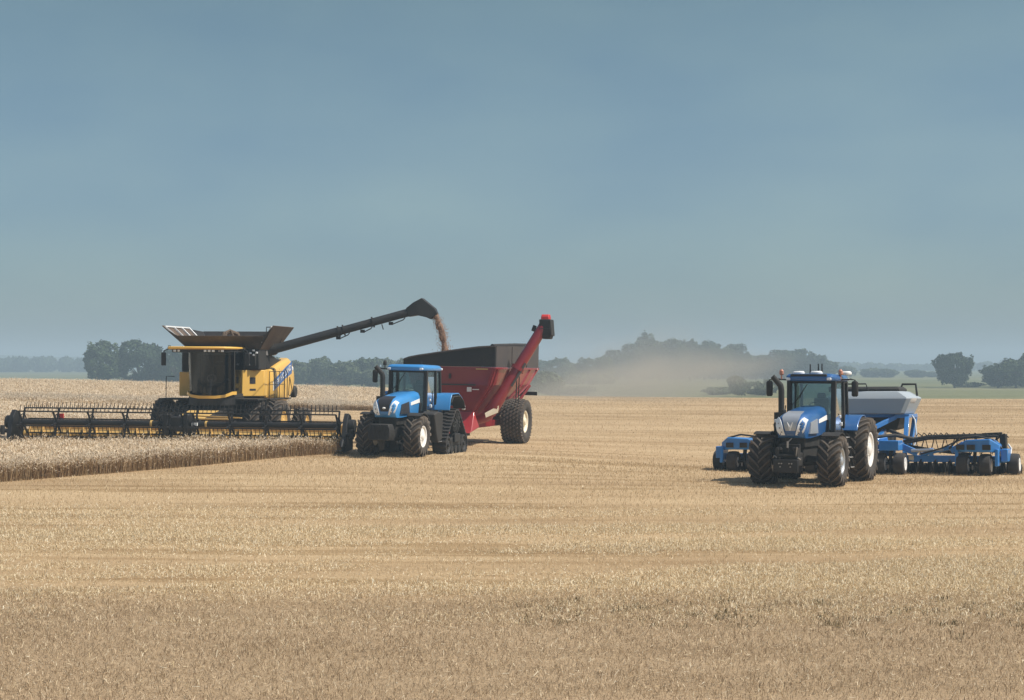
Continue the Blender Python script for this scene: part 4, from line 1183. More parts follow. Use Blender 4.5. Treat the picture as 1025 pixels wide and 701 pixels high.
    # wings
    for s in (-1, 1):
        mb = MB()
        mb.bar((s * 1.5, .85, .56), (s * 5.55, .85, .56), .22, .24)
        wg = mb.build('wing_beam', M['tool_blue'], root, .015)
        mb = MB()
        mb.loft([[(s * xx, y0, z0), (s * xx, y1, z0), (s * xx, y1, z1), (s * xx, y0, z1)] for xx, y0, y1, z0, z1 in ((3.55, -.1, .6, .84, 1.02), (3.95, -.25, .75, .84, 1.26), (4.75, -.25, .75, .84, 1.30), (5.05, 0, .6, .80, 1.1))])
        mb.bar((s * 3.35, .3, .85), (s * 3.8, .3, 1.12), .2, .2); mb.box(s * 5.2 - .12, s * 5.2 + .12, .1, .9, .5, .95)
        mb.build('wheel_bracket', M['tool_blue'], wg, .03)
        mb = MB()
        tp = [(1.55, 1.15), (2.4, 1.32), (3.4, 1.36), (4.2, 1.38), (4.9, 1.42)] if s > 0 else [(1.55, 1.15), (2.4, 1.3), (3.4, 1.3), (4.2, 1.22), (4.9, 1.1)]
        for off in (0, .12, -.13, .25):
            mb.tube([(s * a_, 1.1 + off * 1.5, b_ + .05 * math.sin(7 * a_ + off * 30)) for a_, b_ in tp], .045, 7)
        mb.tube([(s * 1.6, 1.1, 1.02), (s * 2.6, 1.15, .85), (s * 3.9, 1.15, .72)], .06, 7)
        for k in range(9 if s > 0 else 0):
            xx = 1.75 + k * .36
            mb.bar((s * xx, 1.15, .74), (s * (xx + .16), 1.12, 1.33), .03); mb.bar((s * (xx + .32), 1.15, .74), (s * (xx + .18), 1.12, 1.33), .03)
        rng = random.Random(5)
        for k in range(16 if s > 0 else 0):
            xx = 2.0 + k * .2
            mb.tube([(s * xx, 1.0, 1.36), (s * (xx + .08), .95, 1.44 + rng.random() * .06), (s * (xx + .2), 1.2, 1.34)], .02, 5)
        mb.build('hose_bundle', M['soft_black'], wg)
        if s > 0:
            mb = MB(); mb.bar((4.3, 1.15, 1.42), (5.0, 1.15, 1.46), .12, .14); mb.box(4.92, 5.14, 1.0, 1.4, .85, 1.46); mb.bar((4.3, 1.15, .8), (4.95, 1.15, 1.4), .05)
            mb.build('distributor_rack', M['soft_black'], wg, .03)
            MB().tube([(5.2, 1.1, 1.1), (5.32, 1.0, .95), (5.28, .8, .5)], .03, 6).build('edge_marker', M['decal_white'], wg)
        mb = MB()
        for xx in (3.75, 4.12, 4.65): mb.box(s * xx - .14, s * xx + .14, -.30, -.20, .92, 1.10)  # black boxes standing in for shade in the bracket openings
        mb.tube([(s * 3.3, .2, .95), (s * 3.7, -.1, 1.34), (s * 4.3, 0, 1.40), (s * 4.8, .1, 1.28), (s * 5.15, .3, .9)], .035, 6)
        mb.tube([(s * 2.2, .5, .72), (s * 3.0, .35, .95), (s * 3.9, .2, 1.36)], .03, 6)
        mb.build('hose_and_recess_shade', M['soft_black'], wg)
        mb = MB()
        for xx in (3.62, 4.98): mb = MB(); mb.hexa([(s * (xx - .06), -.3, .35), (s * (xx + .06), -.3, .35), (s * (xx + .06), .3, .35), (s * (xx - .06), .3, .35)], [(s * (xx - .06), -.2, .95), (s * (xx + .06), -.2, .95), (s * (xx + .06), .5, .95), (s * (xx - .06), .5, .95)]); mb.build('wing_arm', M['tool_blue'], wg, .02)
        mb = MB(); mb.bar((s * 2.2, .8, .7), (s * 3.4, .4, 1.0), .12, .14); mb.bar((s * 2.6, .62, .68), (s * 2.6, .62, .95), .14, .2)
        mb.build('wing_arm', M['tool_blue'], wg, .02)
        mb = MB(); mb.tube([(s * 1.9, .55, .85), (s * 2.7, .5, .88)], .06, 10); mb.tube([(s * 2.7, .5, .88), (s * 3.4, .45, .91)], .03, 8); mb.build('hydraulic_ram', M['silver'], wg)
        mb = MB(); mb.box(s * 1.86 - .09, s * 1.86 + .09, .715, .735, .50, .66); mb.build('data_plate', M['cream'], wg)
    # disc openers: two staggered rows
    dm = None
    for k in range(44):
        xx = -5.5 + 11.0 * k / 43
        if dm is None:
            mb = MB()
            mb.lathe_x([(-.06, .05), (-.03, .26), (-.012, .30), (.012, .30), (.03, .26), (.06, .05)], (0, 0, .26), 18)
            mb.bar((.04, 0, .2), (.06, -.25, .52), .05, .07)
            mb.bar((-.08, .12, .1), (-.04, -.1, .5), .04, .06)
            mb.lathe_x([(-.09, .16), (-.05, .2), (.05, .2), (.09, .16)], (.05, .42, .19), 12)
            o = mb.build('disc_opener', M['soft_black'], root); dm = o.data
        else:
            o = bpy.data.objects.new('disc_opener', dm); COL.objects.link(o); o.parent = root
        o.location = (xx, .95 + .3 * (k % 2), 0); o.rotation_euler = (0, 0, R(6 if k % 2 else -6))
    # support wheels
    for s in (-1, 1):
        for xx in (.90, 1.60, 3.80, 4.58):
            wheel(root, s * xx, 0, .385, .395, .40, .19, s, M['decal_white'], M['clean_rubber'], 0, 'smooth', 'support_wheel', False)
        wheel(root, s * 5.42, .95, .385, .395, .38, .19, s, M['decal_white'], M['clean_rubber'], 0, 'smooth', 'support_wheel', False)
        for xx in (1.25, 4.19):
            mb = MB(); mb.bar((s * xx, 0, .38), (s * xx, .25, .95), .10, .16); mb.tube([(s * (xx - .3), 0, .385), (s * (xx + .3), 0, .385)], .05, 8)
            fk = mb.build('wheel_fork', M['soft_black'], root)
            mb = MB(); mb.tube([(s * xx - .05, -.08, .22), (s * xx - .05, -.08, .36)], .035, 7); mb.build('wheel_hub_cap', M['steel'], fk)
    return root

# ================================================================== PLACE THINGS
# -- ground sheets
def sheet(name, y0, y1, ny, nx, mat, power=1.0, hw0=70.0, hwk=0.9, zoff=0.0):
    ys = y0 + (y1 - y0) * (np.linspace(0, 1, ny) ** power)
    ts = np.linspace(-1, 1, nx)
    hw = hw0 + hwk * np.maximum(ys, 0)
    X = ts[None, :] * hw[:, None]; Y = np.repeat(ys[:, None], nx, 1)
    Z = G(X, Y) + zoff
    co = np.stack([X, Y, Z], -1).reshape(-1, 3)
    i = np.arange((ny - 1) * (nx - 1)); r, c = i // (nx - 1), i % (nx - 1)
    a = r * nx + c
    return grid_mesh(name, co, np.stack([a, a + 1, a + nx + 1, a + nx], 1), mat)

def grid_mesh(name, co, quads, mats, mi=None, smooth=True):
    me = bpy.data.meshes.new(name)
    n, q = len(co), len(quads)
    me.vertices.add(n); me.vertices.foreach_set('co', np.ascontiguousarray(co, dtype=np.float32).ravel())
    me.loops.add(q * 4); me.loops.foreach_set('vertex_index', np.ascontiguousarray(quads, dtype=np.int32).ravel())
    me.polygons.add(q); me.polygons.foreach_set('loop_start', np.arange(0, q * 4, 4, dtype=np.int32))
    for m in (mats if isinstance(mats, list) else [mats]): me.materials.append(m)
    if mi is not None: me.polygons.foreach_set('material_index', np.asarray(mi, dtype=np.int32))
    me.update(calc_edges=True); me.validate()
    if smooth: me.shade_smooth()
    o = bpy.data.objects.new(name, me); COL.objects.link(o)
    return o

def ground_material():
    m, t, b, o = newmat('stubble_ground')
    g = t.nodes.new('ShaderNodeNewGeometry')
    sp = t.nodes.new('ShaderNodeSeparateXYZ'); t.links.new(g.outputs['Position'], sp.inputs[0])
    swath = noise(t, 1.0, 4, .6, 'Object', stretch=(.05, .26, .1), rotz=R(-9))
    fine = noise(t, 9.0, 6, .7, 'Object', stretch=(1.0, 1.6, 1.0))
    patch = noise(t, .09, 3, .5, 'Object')
    c = rampn(t, swath, [(.30, (.34, .232, .128)), (.45, (.43, .305, .172)), (.60, (.53, .392, .232)), (.75, (.41, .288, .162))])
    c = mix(t, mix(t, 1.0, rampn(t, patch, [(.35, (0, 0, 0)), (.7, (1, 1, 1))]), (.55, .55, .55), 'MULTIPLY'), c, (.43, .305, .178))
    tr = noise(t, 1.0, 3, .5, 'Object', stretch=(.035, .42, .1), rotz=R(-14)); tr.node.inputs['Distortion'].default_value = 1.2
    c = mix(t, 1.0, c, rampn(t, tr, [(.38, (.76, .72, .66)), (.44, (1, 1, 1)), (.60, (1, 1, 1)), (.68, (.86, .83, .79))]), 'MULTIPLY')
    f = rampn(t, fine, [(.28, (.78, .75, .72)), (.5, (1, 1, 1)), (.72, (1.15, 1.13, 1.1))])
    c = mix(t, 1.0, c, f, 'MULTIPLY')
    # nearer strip that was cut earlier: weathered greyer stubble
    nz = noise(t, .25, 3, .6, 'Object')
    ma = t.nodes.new('ShaderNodeMath'); ma.operation = 'MULTIPLY_ADD'; ma.inputs[1].default_value = 2.2; t.links.new(nz, ma.inputs[0]); t.links.new(sp.outputs['Y'], ma.inputs[2])
    mr = t.nodes.new('ShaderNodeMapRange'); mr.inputs[1].default_value = 25.4; mr.inputs[2].default_value = 29.0; mr.inputs[3].default_value = 1; mr.inputs[4].default_value = 0
    t.links.new(ma.outputs[0], mr.inputs[0])
    c2 = mix(t, 1.0, rampn(t, noise(t, 1.0, 5, .65, 'Object', stretch=(.12, .5, .2), rotz=R(-6)), [(.3, (.34, .245, .148)), (.7, (.45, .335, .21))]), f, 'MULTIPLY')
    c = mix(t, mr.outputs[0], c, c2)
    t.links.new(c, b.inputs['Base Color'])
    b.inputs['Roughness'].default_value = 1.0
    b.inputs['Specular IOR Level'].default_value = 0.1
    bp = t.nodes.new('ShaderNodeBump'); bp.inputs['Strength'].default_value = .6; bp.inputs['Distance'].default_value = .08
    t.links.new(fine, bp.inputs['Height']); t.links.new(bp.outputs[0], b.inputs['Normal'])
    return m

def meadow_material():
    m, t, b, o = newmat('meadow_grass')
    n1 = noise(t, 1.0, 4, .6, 'Object', stretch=(.004, .02, .01)); n2 = noise(t, .6, 5, .7, 'Object')
    c = rampn(t, n1, [(.32, (.10, .115, .045)), (.5, (.16, .165, .07)), (.68, (.22, .20, .10))])
    c = mix(t, 1.0, c, rampn(t, n2, [(.3, (.8, .8, .8)), (.7, (1.15, 1.15, 1.15))]), 'MULTIPLY')
    t.links.new(c, b.inputs['Base Color']); b.inputs['Roughness'].default_value = 1.0; b.inputs['Specular IOR Level'].default_value = .1
    return m

gm, mm = ground_material(), meadow_material()
tag(sheet('stubble_field', -120, 195, 330, 300, gm), kind='structure')
tag(sheet('meadow', 195, 3100, 260, 200, mm, 2.2), kind='structure')

# -- where the machines stand
TL = (wx(393, 60.8), 60.8, 16.0)      # tracked tractor: front axle
TRR = (9.1, 50.0, 25.0)               # wheeled tractor
CB = (-13.0, 67.5, 8.0)               # combine: cab front
CT = (-1.55, 73.95, 16.0)             # cart axle
DR = (9.1 + math.sin(R(25)) * 8.0, 50 + math.cos(R(25)) * 8.0, 25.0)

def to_local(P, mach):
    x, y, az = mach; a = R(az)
    dx, dy = P[0] - x, P[1] - y
    return (dx * math.cos(a) - dy * math.sin(a), dx * math.sin(a) + dy * math.cos(a))
cbz = g1(CB[0] + .35, CB[1] + 2.5)
tipd = 71.6
tip_w = (wx(408, tipd), tipd, CAMZ + (365 - 311) / F * tipd)
tl_ = to_local(tip_w, CB)
AUGER_TIP_LOCAL = Vector((tl_[0], tl_[1], tip_w[2] - cbz))
hl = to_local((wx(19, 64.3), 64.3), CB)[0]; hr = to_local((wx(350, 62.5), 62.5), CB)[0]
HDR = (hl, hr)

comb = combine(*CB)
trk = tractor('tracks', 'bright blue tractor on rear rubber tracks with a front weight block, pulling the red cart', *TL)
trw = tractor('wheels', 'dark blue tractor with silver nose and four big tyres, pulling the seed drill', *TRR)
crt = cart(*CT)
drl = drill(*DR)

# -- grain pouring from the pipe into the cart
bpy.context.view_layer.update()
s0 = comb.matrix_world @ Vector(comb['spout_end'])
del comb['spout_end']
s1 = Vector((wx(447, 72.0), 72.0, CAMZ + (365 - 353) / F * 72.0 - .9))
mb = MB()
pts, rs = [], []
rng = random.Random(3)
for k in range(15):
    f = k / 14
    p = s0.lerp(s1, f); p.x = s0.x + (s1.x - s0.x) * (1 - (1 - f) ** 1.5); p.z = s0.z + .12 + (s1.z - s0.z) * (f ** 1.25)
    pts.append(p + Vector((rng.uniform(-.02, .02), rng.uniform(-.02, .02), 0))); rs.append(.13 + .035 * math.sin(k * 2.1) + .02 * math.sin(k * 5.3) + .03 * f)
mb.tube(pts, rs, 12)
for k in range(1500):
    f = rng.random(); i = min(13, int(f * 14)); p = pts[i].lerp(pts[i + 1], f * 14 - i) + Vector((rng.gauss(0, .10 + .09 * f), rng.gauss(0, .10 + .09 * f), rng.gauss(0, .05)))
    r = .018
    mb.add([p + Vector((r, 0, 0)), p + Vector((-r, r, 0)), p + Vector((-r, -r, 0)), p + Vector((0, 0, 2 * r))], [(0, 1, 2), (0, 1, 3), (1, 2, 3), (2, 0, 3)])
tag(mb.build('grain_stream', M['grain']), 'brown stream of grain falling from the pipe spout into the cart', 'grain', kind='stuff')

# ------------------------------------------------------------------ stubble and standing crop
def blade_arrays(P, h, wd, lean, ang=None):
    n = len(P)
    if ang is None: ang = RNG.uniform(0, 2 * np.pi, n)
    side = np.stack([np.cos(ang), np.sin(ang), np.zeros(n)], 1) * (wd / 2)[:, None]
    la = RNG.uniform(0, 2 * np.pi, n); lm = np.abs(RNG.normal(0, 1, n)) * lean * h
    tip = P + np.stack([np.cos(la) * lm, np.sin(la) * lm, h], 1)
    return P, tip, side

def quads_of(P, T, side, tw=0.7):
    co = np.stack([P - side, P + side, T + side * tw, T - side * tw], 1).reshape(-1, 3)
    q = np.arange(len(co)).reshape(-1, 4)
    return co, q

def straw_material(name, stops, transl=0.25):
    m, t, b, o = newmat(name)
    g = t.nodes.new('ShaderNodeNewGeometry')
    c = rampn(t, g.outputs['Random Per Island'], stops)
    t.links.new(c, b.inputs['Base Color']); b.inputs['Roughness'].default_value = .8; b.inputs['Specular IOR Level'].default_value = .25
    tr = t.nodes.new('ShaderNodeBsdfTranslucent'); t.links.new(c, tr.inputs[0])
    mx = t.nodes.new('ShaderNodeMixShader'); mx.inputs[0].default_value = transl
    t.links.new(b.outputs[0], mx.inputs[1]); t.links.new(tr.outputs[0], mx.inputs[2]); t.links.new(mx.outputs[0], o.inputs[0])
    return m
near_straw = straw_material('weathered_stubble', [(0, (.22, .15, .085)), (.5, (.46, .342, .212)), (.9, (.60, .465, .30)), (1, (.84, .74, .54))])
gold_straw = straw_material('golden_stubble', [(0, (.36, .24, .12)), (.4, (.49, .35, .19)), (.8, (.60, .46, .27)), (1, (.78, .65, .43))])
pale_straw = straw_material('bright_loose_straw', [(0, (.42, .30, .16)), (.35, (.63, .50, .30)), (.8, (.83, .71, .49)), (1, (.94, .87, .68))], .35)
weed_green = straw_material('weed_leaf', [(0, (.085, .075, .035)), (1, (.20, .16, .075))])

EDGE = [(-30.0, 37.5), (-15.9, 49.0), (-11.3, 55.3), (-8.2, 59.9), (-6.55, 61.8)]   # cut face of the standing crop
EDX = np.array([p[0] for p in EDGE]); EDY = np.array([p[1] for p in EDGE])
CA = R(CB[2])
def in_crop(X, Y):
    lx_ = (X - CB[0]) * math.cos(CA) - (Y - CB[1]) * math.sin(CA)
    ly_ = (X - CB[0]) * math.sin(CA) + (Y - CB[1]) * math.cos(CA)
    left = (X < EDX[-1]) & (Y > np.interp(X, EDX, EDY))
    uncut = (ly_ < -5.0) | (lx_ < HDR[0])
    far = (Y > 104 + .8 * np.sin(X * .21) + X * .02) & (X < -.05 * Y + 1.2 * np.sin(Y * .35))
    return ((left & uncut) | far) & (Y < 172)

def far_h(X, Y):      # the far block is tall only towards the left
    px = 512 + F * X / np.maximum(Y, 1)
    return np.where(Y < 95, 1.0, np.interp(px, [330, 430, 480, 900], [.95, .7, .4, .3]))

def scatter(n_, y0, y1, k0=0.36, pad=2.5, keep=None):
    Y = np.sqrt(RNG.uniform(y0 ** 2, y1 ** 2, n_)) if y0 > 0 else RNG.uniform(y0, y1, n_)
    X = RNG.uniform(-1, 1, n_) * (k0 * Y + pad)
    if keep is not None:
        k = keep(X, Y); X, Y = X[k], Y[k]
    return X, Y

def vnoise(x, y, seed=0):
    rg = np.random.default_rng(seed); T_ = rg.random((64, 64))
    xi, yi = np.floor(x).astype(int), np.floor(y).astype(int); fx, fy = x - xi, y - yi
    fx, fy = fx * fx * (3 - 2 * fx), fy * fy * (3 - 2 * fy)
    g = lambda a, b: T_[a % 64, b % 64]
    return (g(xi, yi) * (1 - fx) + g(xi + 1, yi) * fx) * (1 - fy) + (g(xi, yi + 1) * (1 - fx) + g(xi + 1, yi + 1) * fx) * fy

def field_noise(X, Y):       # broad broken swaths, for where loose straw lies
    c_, s_ = math.cos(R(11)), math.sin(R(11))
    u = X * c_ + Y * s_; v = Y * c_ - X * s_ + 1.2 * vnoise(X * .06, Y * .06, 9)
    n_ = .5 * vnoise(u * .07, v * .55, 1) + .3 * vnoise(u * .18, v * 1.1, 2) + .2 * vnoise(u * .8, v * 1.6, 3)
    return np.clip((n_ - .36) / .24, .03, 1)

not_crop = lambda X, Y: ~in_crop(X, Y)
cos, qs, mis = [], [], []
def push(co, q, mi):
    off = sum(len(c) for c in cos)
    cos.append(co); qs.append(q + off); mis.append(np.full(len(q), mi))
# near weathered strip, stubble standing in drill rows
X, Y = scatter(105000, 15.5, 27.2)
edge_n = 26.0 + .5 * np.sin(X * .5) + RNG.normal(0, 1.3, len(X))
k = Y < edge_n; X, Y = X[k], Y[k]
P = np.stack([X, Y, G(X, Y) - .01], 1)
h = RNG.uniform(.03, .085, len(X)) * (.7 + .6 * vnoise(X * .9, Y * 1.6, 5)); wd = RNG.uniform(.004, .009, len(X))
co, q = quads_of(*blade_arrays(P, h, wd, .75)); push(co, q, 0)
# loose straws lying on the near strip
def lying(n_, y0, y1, L0, L1, w0, w1, mi, dens=None, zmax=.06, keep=None):
    X, Y = scatter(n_, y0, y1, keep=keep)
    if dens is not None:
        k = RNG.random(len(X)) < dens(X, Y); X, Y = X[k], Y[k]
    P = np.stack([X, Y, G(X, Y) + RNG.uniform(.005, zmax, len(X))], 1)
    L = RNG.uniform(L0, L1, len(X)); an = RNG.uniform(0, 2 * np.pi, len(X))
    T = P + np.stack([np.cos(an) * L, np.sin(an) * L, RNG.normal(.01, .03, len(X))], 1)
    sd_ = np.stack([-np.sin(an), np.cos(an), RNG.uniform(.15, .7, len(X))], 1) * (RNG.uniform(w0, w1, len(X)) / 2)[:, None]
    co, q = quads_of(P, T, sd_, 1.0); push(co, q, mi)
lying(150000, 15.5, 27.0, .02, .07, .003, .008, 0, lambda X, Y: .25 + .75 * vnoise(X * .7, Y * 1.4, 6))
lying(12000, 15.5, 28.5, .03, .10, .004, .009, 3, lambda X, Y: .25 + .75 * ((Y - 15) / 13) ** 2, .09)
# golden strip
X, Y = scatter(110000, 25.5, 62, keep=not_crop)
P = np.stack([X, Y, G(X, Y) - .01], 1)
h = RNG.uniform(.03, .09, len(X)); wd = RNG.uniform(.005, .010, len(X)) * (Y / 40)
co, q = quads_of(*blade_arrays(P, h, wd, .35)); push(co, q, 1)
mid_dense = lambda X, Y: field_noise(X, Y) * np.clip((42 - Y) / 8, .08, 1) * np.clip((Y - 23.2) / 3.6, 0, 1)
lying(900000, 23.0, 42, .02, .06, .006, .012, 3, mid_dense, .035, not_crop)
lying(260000, 40, 66, .03, .09, .008, .016, 3, mid_dense, .03, not_crop)
X, Y = scatter(110000, 58, 140, keep=not_crop, k0=.35)
P = np.stack([X, Y, G(X, Y) - .01], 1)
co, q = quads_of(*blade_arrays(P, RNG.uniform(.03, .08, len(X)), RNG.uniform(.010, .022, len(X)), .4)); push(co, q, 1)
# a few weeds on the near strip
cx_, cy_ = RNG.uniform(0, 9, 80), RNG.normal(24.6, 1.0, 80)
X = (cx_[:, None] + RNG.normal(0, .10, (80, 14))).ravel(); Y = (cy_[:, None] + RNG.normal(0, .06, (80, 14))).ravel()
k = Y < 26.6; X, Y = X[k], Y[k]
P = np.stack([X, Y, G(X, Y)], 1)
co, q = quads_of(*blade_arrays(P, RNG.uniform(.04, .10, len(X)), RNG.uniform(.008, .016, len(X)), .6)); push(co, q, 2)
o = grid_mesh('stubble', np.concatenate(cos), np.concatenate(qs), [near_straw, gold_straw, weed_green, pale_straw], np.concatenate(mis), smooth=False)
tag(o, 'short cut straw stubble and loose straw covering the field', 'stubble', kind='stuff')

# standing crop
stem_m = straw_material('barley_stem', [(0, (.19, .11, .05)), (.5, (.36, .235, .115)), (1, (.60, .46, .27))], .3)
ear_m = straw_material('barley_ear', [(0, (.66, .54, .39)), (.5, (.78, .665, .50)), (1, (.88, .78, .62))], .45)
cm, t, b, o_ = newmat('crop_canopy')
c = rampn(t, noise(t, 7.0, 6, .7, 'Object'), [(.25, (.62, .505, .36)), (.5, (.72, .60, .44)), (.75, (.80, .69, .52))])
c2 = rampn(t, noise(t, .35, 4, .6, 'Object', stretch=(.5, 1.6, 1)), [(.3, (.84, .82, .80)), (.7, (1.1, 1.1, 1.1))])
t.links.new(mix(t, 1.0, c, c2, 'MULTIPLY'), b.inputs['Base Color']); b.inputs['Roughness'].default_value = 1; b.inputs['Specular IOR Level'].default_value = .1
bp = t.nodes.new('ShaderNodeBump'); bp.inputs['Strength'].default_value = .8; bp.inputs['Distance'].default_value = .12
t.links.new(noise(t, 6.0, 5, .7, 'Object'), bp.inputs['Height']); t.links.new(bp.outputs[0], b.inputs['Normal'])
cos, qs, mis = [], [], []
for (y0, y1, st, x0, x1, top) in ((36, 80, .35, -36, -4, .445), (80, 172, .9, -75, 40, .30)):
    xs = np.arange(x0, x1, st); ys = np.arange(y0, y1, st)
    XX, YY = np.meshgrid(xs, ys)
    ins = in_crop(XX + st / 2, YY + st / 2)
    if y0 < 60:   # keep the canopy behind the ragged cut face
        for dx, dy in ((.35, -.35), (.5, 0), (0, -.5)): ins &= in_crop(XX + st / 2 + dx, YY + st / 2 + dy) | (YY > 75)
    XX1, YY1 = np.meshgrid(np.append(xs, x1), np.append(ys, y1))
    jz = RNG.normal(0, .035, XX1.shape)
    ZZ1 = G(XX1, YY1) + np.where((YY1 > 99) & (YY1 < 106.5), .03, top) * far_h(XX1, YY1) + jz * far_h(XX1, YY1)
    nx = XX1.shape[1]
    base_ = np.stack([XX1, YY1, ZZ1], -1).reshape(-1, 3)
    r, c_ = np.nonzero(ins)
    a = r * nx + c_
    push(base_, np.stack([a, a + 1, a + nx + 1, a + nx], 1), 0)
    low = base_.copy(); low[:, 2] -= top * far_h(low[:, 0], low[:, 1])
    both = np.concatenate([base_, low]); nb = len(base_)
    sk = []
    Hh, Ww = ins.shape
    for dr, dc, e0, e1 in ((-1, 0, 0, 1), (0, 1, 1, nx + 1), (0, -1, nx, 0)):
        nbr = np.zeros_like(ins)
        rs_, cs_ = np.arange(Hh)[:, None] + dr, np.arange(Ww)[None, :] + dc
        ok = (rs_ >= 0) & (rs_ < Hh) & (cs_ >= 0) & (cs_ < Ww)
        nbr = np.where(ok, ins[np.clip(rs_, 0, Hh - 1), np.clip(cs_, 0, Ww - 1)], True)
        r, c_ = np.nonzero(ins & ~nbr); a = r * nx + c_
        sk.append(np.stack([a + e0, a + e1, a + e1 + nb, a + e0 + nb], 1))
    push(both, np.concatenate(sk), 3)  # skirts take the shade-darkened stem brown
def crop_blades(n_, y0, y1, hh, wmul, k0=.37, cond=None, spread=.085):
    X, Y = scatter(n_, y0, y1, k0, 2.5, in_crop)
    if cond is not None:
        k = cond(X, Y); X, Y = X[k], Y[k]
    P = np.stack([X, Y, G(X, Y)], 1)
    hb = np.maximum(.08, RNG.normal(hh, spread, len(X))) * (1 + .10 * np.sin(X * 2.1 + np.sin(Y)) * np.sin(Y * 1.7)) * far_h(X, Y)
    P0, T, S = blade_arrays(P, hb, RNG.uniform(.007, .016, len(X)) * wmul, .22)
    co, q = quads_of(P0, T, S, .8); push(co, q, 1)
    d = RNG.normal(0, .05, (len(X), 3)); d[:, 2] = (RNG.uniform(-.05, .05, len(X)) + .02) * far_h(X, Y)
    co, q = quads_of(T, T + d * (1 + .3 * wmul), S * 1.9, .6); push(co, q, 2)
face_near = lambda X, Y: (Y < np.interp(X, EDX, EDY) + 2.2) & (Y < 66)
crop_blades(520000, 40, 66, .46, 1.3, cond=face_near)
crop_blades(500000, 40, 66, .30, 1.1, cond=lambda X, Y: (Y < np.interp(X, EDX, EDY) + .7) & (Y < 66), spread=.11)
crop_blades(420000, 40, 82, .50, 1.3)
crop_blades(380000, 78, 150, .40, 1.5)
far_face = lambda X, Y: (Y > 102) & (Y < 109)
crop_blades(300000, 102, 109, .34, 1.5, cond=far_face)
o = grid_mesh('standing_barley', np.concatenate(cos), np.concatenate(qs), [cm, stem_m, ear_m, M['stem_shade']], np.concatenate(mis), smooth=False)
tag(o, 'pale ripe barley still standing, with a ragged cut edge', 'crop', kind='stuff')

# ------------------------------------------------------------------ trees
def leaf_material(name, a, b_):
    m, t, b, o = newmat(name)
    oi = t.nodes.new('ShaderNodeObjectInfo'); g = t.nodes.new('ShaderNodeNewGeometry')
    c1 = mix(t, oi.outputs['Random'], a, b_)
    v = rampn(t, g.outputs['Random Per Island'], [(0, (.5, .55, .5)), (.6, (1, 1, 1)), (1, (1.8, 1.7, 1.4))])
    t.links.new(mix(t, 1.0, c1, v, 'MULTIPLY'), b.inputs['Base Color']); b.inputs['Roughness'].default_value = .75; b.inputs['Specular IOR Level'].default_value = .25
    return m
LEAF = leaf_material('broadleaf_foliage', (.036, .060, .028), (.066, .095, .040))
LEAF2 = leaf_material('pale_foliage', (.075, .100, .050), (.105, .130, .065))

def crown_data(seed, w_, h_, nleaf, blobs, mat, leaf=.3, z0=.05):
    rg = np.random.default_rng(seed)
    ax = rg.normal(0, 1, (blobs, 3)); ax /= np.linalg.norm(ax, axis=1)[:, None]
    amp = rg.uniform(.05, .36, blobs); tight = rg.uniform(16, 90, blobs)
    big = rg.normal(0, 1, (5, 3)); big /= np.linalg.norm(big, axis=1)[:, None]
    n0 = int(nleaf * 1.9)
    v = rg.normal(0, 1, (n0, 3)); v /= np.linalg.norm(v, axis=1)[:, None]
    lump = np.max(amp[None] * np.exp(-(1 - v @ ax.T) * tight[None]), axis=1)
    rr = .80 + lump + .10 * np.sum(np.sin(3 * (v @ big.T) + np.arange(5)), axis=1) / 2.2
    rr *= rg.uniform(.30, 1.0, n0) ** .33
    hx = w_ / 2 * np.where(v[:, 2] < 0, 1 - .12 * (-v[:, 2]), 1)
    P = np.stack([v[:, 0] * rr * hx, v[:, 1] * rr * hx, h_ * .50 + np.sign(v[:, 2]) * np.abs(v[:, 2]) ** .85 * rr * h_ * .5], 1)
    q = P / (w_ * .075)
    hole = np.sin(q[:, 0] + 1.3 * seed) * np.sin(q[:, 1] + seed) + np.sin(q[:, 2] * 1.2 + q[:, 0] * .5) * .7
    k = (hole > -.45) & (P[:, 2] > z0 * h_ * .4)
    P, v = P[k][:nleaf], v[k][:nleaf]; n = len(P)
    a = rg.normal(0, 1, (n, 3)); a /= np.linalg.norm(a, axis=1)[:, None]
    bb = np.cross(a, v + rg.normal(0, .5, (n, 3))); bb /= np.linalg.norm(bb, axis=1)[:, None] + 1e-9
    s = rg.uniform(.5, 1.5, n)[:, None] * leaf
    co = np.stack([P - a * s - bb * s * .15, P + bb * s * .6, P + a * s, P - bb * s * .6], 1).reshape(-1, 3)
    o = grid_mesh('crown', co, np.arange(len(co)).reshape(-1, 4), mat, smooth=False)
    d = o.data; bpy.data.objects.remove(o)
    cs = np.array([0, 0, h_ * .5]) + ax * np.array([w_ * .3, w_ * .3, h_ * .3])
    return d, cs

TREES = []
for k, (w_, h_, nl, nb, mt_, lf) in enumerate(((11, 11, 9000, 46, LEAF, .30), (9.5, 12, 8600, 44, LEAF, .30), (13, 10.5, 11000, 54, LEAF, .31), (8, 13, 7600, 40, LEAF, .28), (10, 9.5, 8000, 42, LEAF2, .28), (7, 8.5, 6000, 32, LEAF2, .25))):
    cdta, cs = crown_data(100 + k, w_, h_, nl, nb, mt_, lf)
    mb = MB(); mb.tube([(0, 0, -.6), (.05, 0, h_ * .2), (0, .1, h_ * .45), (.1, 0, h_ * .7)], [.42, .33, .22, .08], 9)
    for c_ in cs[:9]: mb.tube([(0, 0, h_ * .22), (c_[0] * .5, c_[1] * .5, (h_ * .25 + c_[2]) / 2), tuple(c_)], [.16, .10, .03], 6)
    to = mb.build('trunk', M['bark']); td = to.data; bpy.data.objects.remove(to)
    TREES.append((w_, h_, cdta, td))
bd_, _ = crown_data(300, 5, 3.2, 3000, 22, LEAF2, .17, .02)
bd2, _ = crown_data(301, 7, 3.0, 3600, 26, LEAF2, .18, .02)

